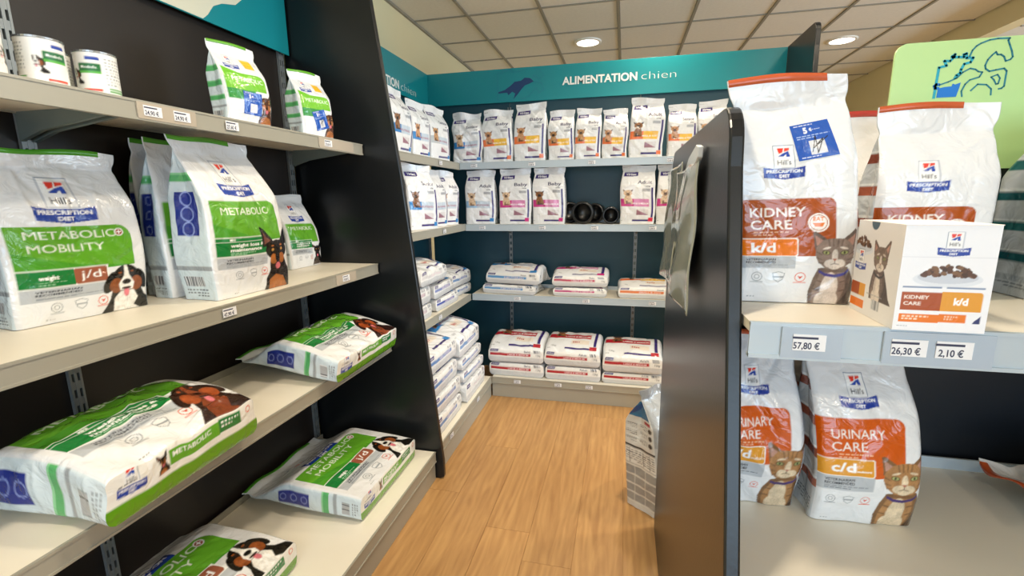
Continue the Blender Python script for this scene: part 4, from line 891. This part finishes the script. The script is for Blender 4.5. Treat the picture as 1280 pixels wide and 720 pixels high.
for k, (dz, D, lab, hp) in enumerate(((0, .10, 'lowest sack of the near pile', .006), (.112, .10, 'second sack from the bottom of the near pile', .006), (.224, .10, 'third sack from the bottom of the near pile', .01), (.350, .10, 'top sack of the near pile', .03))):
    vsack(20+k, (-.955-.01*k, 2.395+.008*(k % 2), zq+dz, Q+(.015, -.01, .02, -.015)[k]), 'Adult', BL, LB2, '#5a86c4', .405, .52, D, lab+' on the left corner bottom shelf', hp, 'NEUTERED', wr=1.4)
for k, (dz, D, lab, hp) in enumerate(((0, .115, 'white-fronted Senior sack at the bottom of the far pile', .006), (.130, .065, 'thin sack second from the bottom of the far pile', .006), (.212, .07, 'thin sack third from the bottom of the far pile', .008), (.302, .11, 'big bulging sack on top of the far pile', .06))):
    vsack(26+k, (-.945-.012*k, 2.868, zq+dz, Q+(.01, -.015, .01, .02)[k]), 'Senior' if k == 0 else 'Adult', BL, LB2, '#eceae6' if k == 0 else '#6a90c4', .41 if k != 3 else .43, .52, D, lab+' on the left corner bottom shelf', hp, 'NEUTERED', wr=1.6)

# ---- black cups on the far second shelf
def cup(x, y, z, r, d, yaw, label):
    t = empty('black_cup', (x, y, z+r), yaw); add(t, label, 'cup', 'black cups on the far second shelf')
    MB().lathe([(.0005, d*.9), (r*.70, d*.9), (r*.74, d*.75), (r*.80, .012), (r*.84, 0), (r*.96, -.002), (r, .006), (r, .022), (r*.92, .03), (r*.86, d), (.0005, d)], 40, 'y').build('cup_body', M['dark'], t, smooth=True)
    rim = MB().lathe([(r*.80, -.006), (r*.97, -.008), (r*1.0, 0), (r*.82, .004), (r*.80, -.006)], 40, 'y'); rim.build('rim', M['dark'], t, smooth=True)
    return t
cup(-.292, 3.468, z2, .082, .10, -.12, 'largest black cup lying on its side, open end to the aisle')
cup(-.400, 3.60, z2, .080, .09, .25, 'black cup lying behind and left of the largest cup')
cup(-.215, 3.62, z2, .074, .10, -.25, 'black cup lying behind and right of the largest cup')
cup(-.090, 3.49, z2, .062, .09, .05, 'smallest black cup lying alone beside the pink Adult bag')

# ---- sack on the floor
o = make_bag('pet_food_sack', .40, .60, .175, lambda c: (c.rect(0, 0, 1, c.asp, '#a9abac'), c.rect(0, 0, 1, c.asp*.6, '#c4c6c7')), side_info, seed=301, res=.004, wr=1.6, shoulder=.72, vf=.93, belly=.02, lean=(-.03, .01))
th = math.radians(51); cx, cy = .118, 2.045       # centre of the visible narrow side
o.location = (cx+.20*math.cos(th), cy+.20*math.sin(th), 0); o.rotation_euler = (0, 0, th)
add(o, 'tall crumpled sack with feeding table standing on the wooden floor by the panel', 'sack')

# ---- plastic sleeves hanging on the end panel of the right unit
sv = tag(empty('plastic_sleeve', (.172, 0, 0)), 'grey plastic sleeves hanging from a clip on the side of the rounded black end panel', 'sleeve')
def sheet(name, y0, y1, z0a, z0b, z1, seed, off, parent):
    ny, nz = 26, 60; R = np.random.RandomState(seed); p = R.rand(6)*6.28; V = []
    for i in range(nz):
        for j in range(ny):
            a = j/(ny-1); b = i/(nz-1); zb0 = z0a+(z0b-z0a)*a; z = zb0+(z1-.012*abs(math.sin(a*2.2))-zb0)*b; y = y0+(y1-y0)*a+.004*math.sin(z*9+p[3])
            x = -off-.010*math.sin(a*PI)*(1.2-b*.5)-.006*math.sin(a*9+p[0]+b*2)*(1-b*.5)-.003*math.sin(b*11+p[1]+a*4)-.010*(1-b)
            V.append((min(x, -.006), y, z))
    F = [(i*ny+j, i*ny+j+1, (i+1)*ny+j+1, (i+1)*ny+j) for i in range(nz-1) for j in range(ny-1)]
    me = grid_mesh(name, V, F, None, M['gloss']); ob = link(name, me, parent); md = ob.modifiers.new('solid', 'SOLIDIFY'); md.thickness = .003; return ob
sheet('front_sleeve', 1.16, 1.56, 1.165, 1.195, 1.53, 3, .010, sv)
sheet('rear_sleeve', 1.50, 1.93, 1.18, 1.165, 1.55, 5, .006, sv)
MB().prism([(1.15, 1.535), (1.19, 1.520), (1.30, 1.518), (1.36, 1.500), (1.37, 1.515), (1.30, 1.545), (1.18, 1.565), (1.145, 1.558)], 'x', -.016, -.004).build('hanging_clip', M['whiteseal'], sv, .002)

# ---- cat food on the right unit
GO = 'orange and white cat food bags on the right unit'
RU, ORC, AM = '#a84c16', '#e87812', '#e09a2c'
KD = lambda c: front_orange(c, ['KIDNEY', 'CARE'], 'k/d', RU, ORC, 0)
CD = lambda c: front_orange(c, ['URINARY', 'CARE'], 'c/d', '#cf5608', AM, 0)
sg = lambda c: side_grey(c, ['#a05a44', '#8a4a3a']); st_ = lambda c: side_grey(c, ['#1f5a60', '#2c6f70'])
o = make_bag('pet_food_bag', .198, .405, .085, KD, sg, seed=401, seal=M['orangeseal'], sealto=.66, res=.0013, wr=.75, shoulder=.62, vf=.88, lean=(-.045, -.03), belly=.006)
stand(o, .313, .952, 1.251, .0, .085); add(o, 'tall KIDNEY CARE cat food bag with blue promotional sticker, beside the rounded panel', group=GO)
sticker(o, -.02, .62, .645, .80, .14, .205, .405, n=70)
o = make_bag('pet_food_bag', .195, .36, .085, KD, sg, seed=402, seal=M['orangeseal'], sealto=.42, res=.0017, wr=.6, shoulder=.62, vf=.86, lean=(.0, .0))
stand(o, .563, 1.035, 1.251, .0, .085); add(o, 'KIDNEY CARE cat food bag standing behind the wet food box', group=GO)
o = make_bag('pet_food_bag', .185, .365, .075, KD, sg, seed=403, seal=M['redseal'], sealto=.8, slider=False, res=.003, wr=.8, shoulder=.6, vf=.86)
stand(o, .545, 1.15, 1.251, -.05, .075); add(o, 'red-sealed cat food bag rearmost, seen between two KIDNEY CARE bags', group=GO)
o = make_bag('pet_food_bag', .20, .34, .15, lambda c: front_orange(c, ['KIDNEY', 'CARE'], 'k/d', '#1f6d6a', '#2c8f8a', 0), st_, seed=404, seal=M['tealseal'], sealto=.8, res=.003, wr=.8, shoulder=.66, vf=.88)
stand(o, .838, 1.03, 1.251, 0, .15); add(o, 'teal-striped food bag at the right frame edge of the upper right shelf', group=GO)
o = make_bag('pet_food_bag', .19, .375, .10, CD, sg, seed=405, seal=M['orangeseal'], sealto=.5, res=.0016, wr=1.0, shoulder=.58, vf=.9, lean=(-.015, .03))
stand(o, .482, .967, .801, .08, .10); add(o, 'URINARY CARE c/d bag standing free in the middle of the lower right shelf', group=GO)
o = make_bag('pet_food_bag', .166, .375, .10, CD, sg, seed=406, seal=M['orangeseal'], sealto=.5, res=.0018, wr=1.8, shoulder=.56, vf=.9, lean=(.01, .03))
stand(o, .288, .99, .801, .04, .10); add(o, 'URINARY CARE bag half hidden behind the end panel edge, lower right shelf', group=GO)
o = make_bag('pet_food_bag', .20, .375, .07, CD, sg, seed=407, seal=M['orangeseal'], sealto=.5, res=.004, wr=1., shoulder=.6, vf=.9)
stand(o, .470, 1.15, .801, .0, .07); add(o, 'URINARY CARE bag at the back, seen in the gap between the two front ones', group=GO)
o = make_bag('pet_food_bag', .20, .32, .10, CD, sg, seed=408, seal=M['orangeseal'], sealto=.9, slider=True, res=.0022, wr=2.4, shoulder=.5, vf=.86, belly=.02)
lay(o, 1.09, 1.02, .876, PI/2-.15, 0, 0)
add(o, 'toppled orange-sealed cat food bag lying at the right frame edge, lower right shelf', group=GO)
# wet food box
def fbox():
    t = empty('food_box', (.452, .785, 1.2505), -.03); add(t, 'white KIDNEY CARE k/d carton with a bowl picture on the upper right shelf', 'box')
    W, D, H = .113, .15, .155
    def bowl(c, x, y, s, seed):
        r = random.Random(seed); c.ell(x, y, .46*s, .13*s, '#dfe3ea'); c.ell(x, y+.03*s, .40*s, .10*s, '#c9ced8')
        for k in range(60):
            a = r.uniform(-1, 1); c.ell(x+a*.34*s, y+.06*s+r.uniform(0, .17)*s*(1-a*a), .045*s, .032*s, r.choice(['#5a3a26', '#6e4a30', '#4a3020', '#7d5a3c']), r.uniform(0, 3))
    n = 120; c = Cv(n, int(n*H/W), H/W, '#eff0f4'); A = c.asp
    c.rect(0, A*.70, 1, A*.703, '#c9ccd4'); clinic_logo(c, .54, A*.865, .17); bowl(c, .52, A*.50, .80, 3)
    c.rect(.06, A*.415, .48, A*.43, '#7d8fae'); c.rect(.53, A*.415, .93, A*.43, '#7d8fae')
    c.rect(.06, A*.20, .49, A*.375, RU); c.rrect(.49, A*.20, .92, A*.385, .04, AM, tl=0, bl=0, br=0)
    c.text('KIDNEY', .09, A*.31, .045, '#fbf0e6', .02, 'l', .27); c.text('CARE', .09, A*.25, .045, '#fbf0e6', .02, 'l', .19); c.text('k/d', .70, A*.265, .085, '#fff', .04, 'c')
    c.rect(.06, A*.085, .49, A*.165, ORC); c.rect(.49, A*.095, .78, A*.175, ORC); c.lines(.09, .38, A*.15, 2, .035, '#fbe0c8', .6); c.lines(.55, .70, A*.155, 2, .03, '#fbe0c8', .6)
    c.poly([(.85, A*.09), (.93, A*.09), (.93, A*.17), (.90, A*.14), (.87, A*.12)], '#2c3468'); c.lines(.05, .25, A*.05, 1, .02, '#9a9ea8')
    m = 130; d = Cv(m, int(m*H/D), H/D, '#e9e7e6'); B = d.asp
    bowl(d, .16, B*.70, .55, 8); clinic_logo(d, .16, B*.62, .13); cat(d, .60, B*.20, B*.62, '#7d6a5e', '#463a34', '#d8ccc0', '#333')
    d.rect(0, B*.19, .20, B*.33, RU); d.rect(.20, B*.19, .34, B*.33, AM); d.rect(0, B*.06, .34, B*.15, ORC); d.barcode(.52, B*.10, .68, B*.20); d.lines(.38, .95, B*.25, 1, .02, '#999'); d.ell(.40, B*1.0, .09, .09, '#2c4f60')
    def panel(nm, cv, o, du, dv, nx, ny):
        U, V = np.meshgrid(np.linspace(0, 1, nx), np.linspace(0, 1, ny)); P = np.array(o)+U[..., None]*np.array(du)+V[..., None]*np.array(dv)
        F = np.array([(i*nx+j, i*nx+j+1, (i+1)*nx+j+1, (i+1)*nx+j) for i in range(ny-1) for j in range(nx-1)])
        return link(nm, grid_mesh(nm, P.reshape(-1, 3), F, cv.out().reshape(-1, 3) if cv else np.tile(lin('#efe9e4'), (nx*ny, 1)), CARD, False), t)
    h = W/2
    panel('front_print', c, (-h, 0, 0), (W, 0, 0), (0, 0, H), n, int(n*H/W)); panel('side_print', d, (-h, D, 0), (0, -D, 0), (0, 0, H), m, int(m*H/D))
    bx = MB().box(-h+.0004, .0004, 0, h, D-.0004, H-.0004); bx.build('carton', mat('white_carton', '#efe9e6', .5, bump=.05, var=.02), t)
    MB().box(-h, -.0008, H-.0005, h+.001, D, H+.0008).build('lid_flap', mat('carton_lid', '#f0ebe8', .45, var=.02), t, .0006)
fbox()
ticket_print()
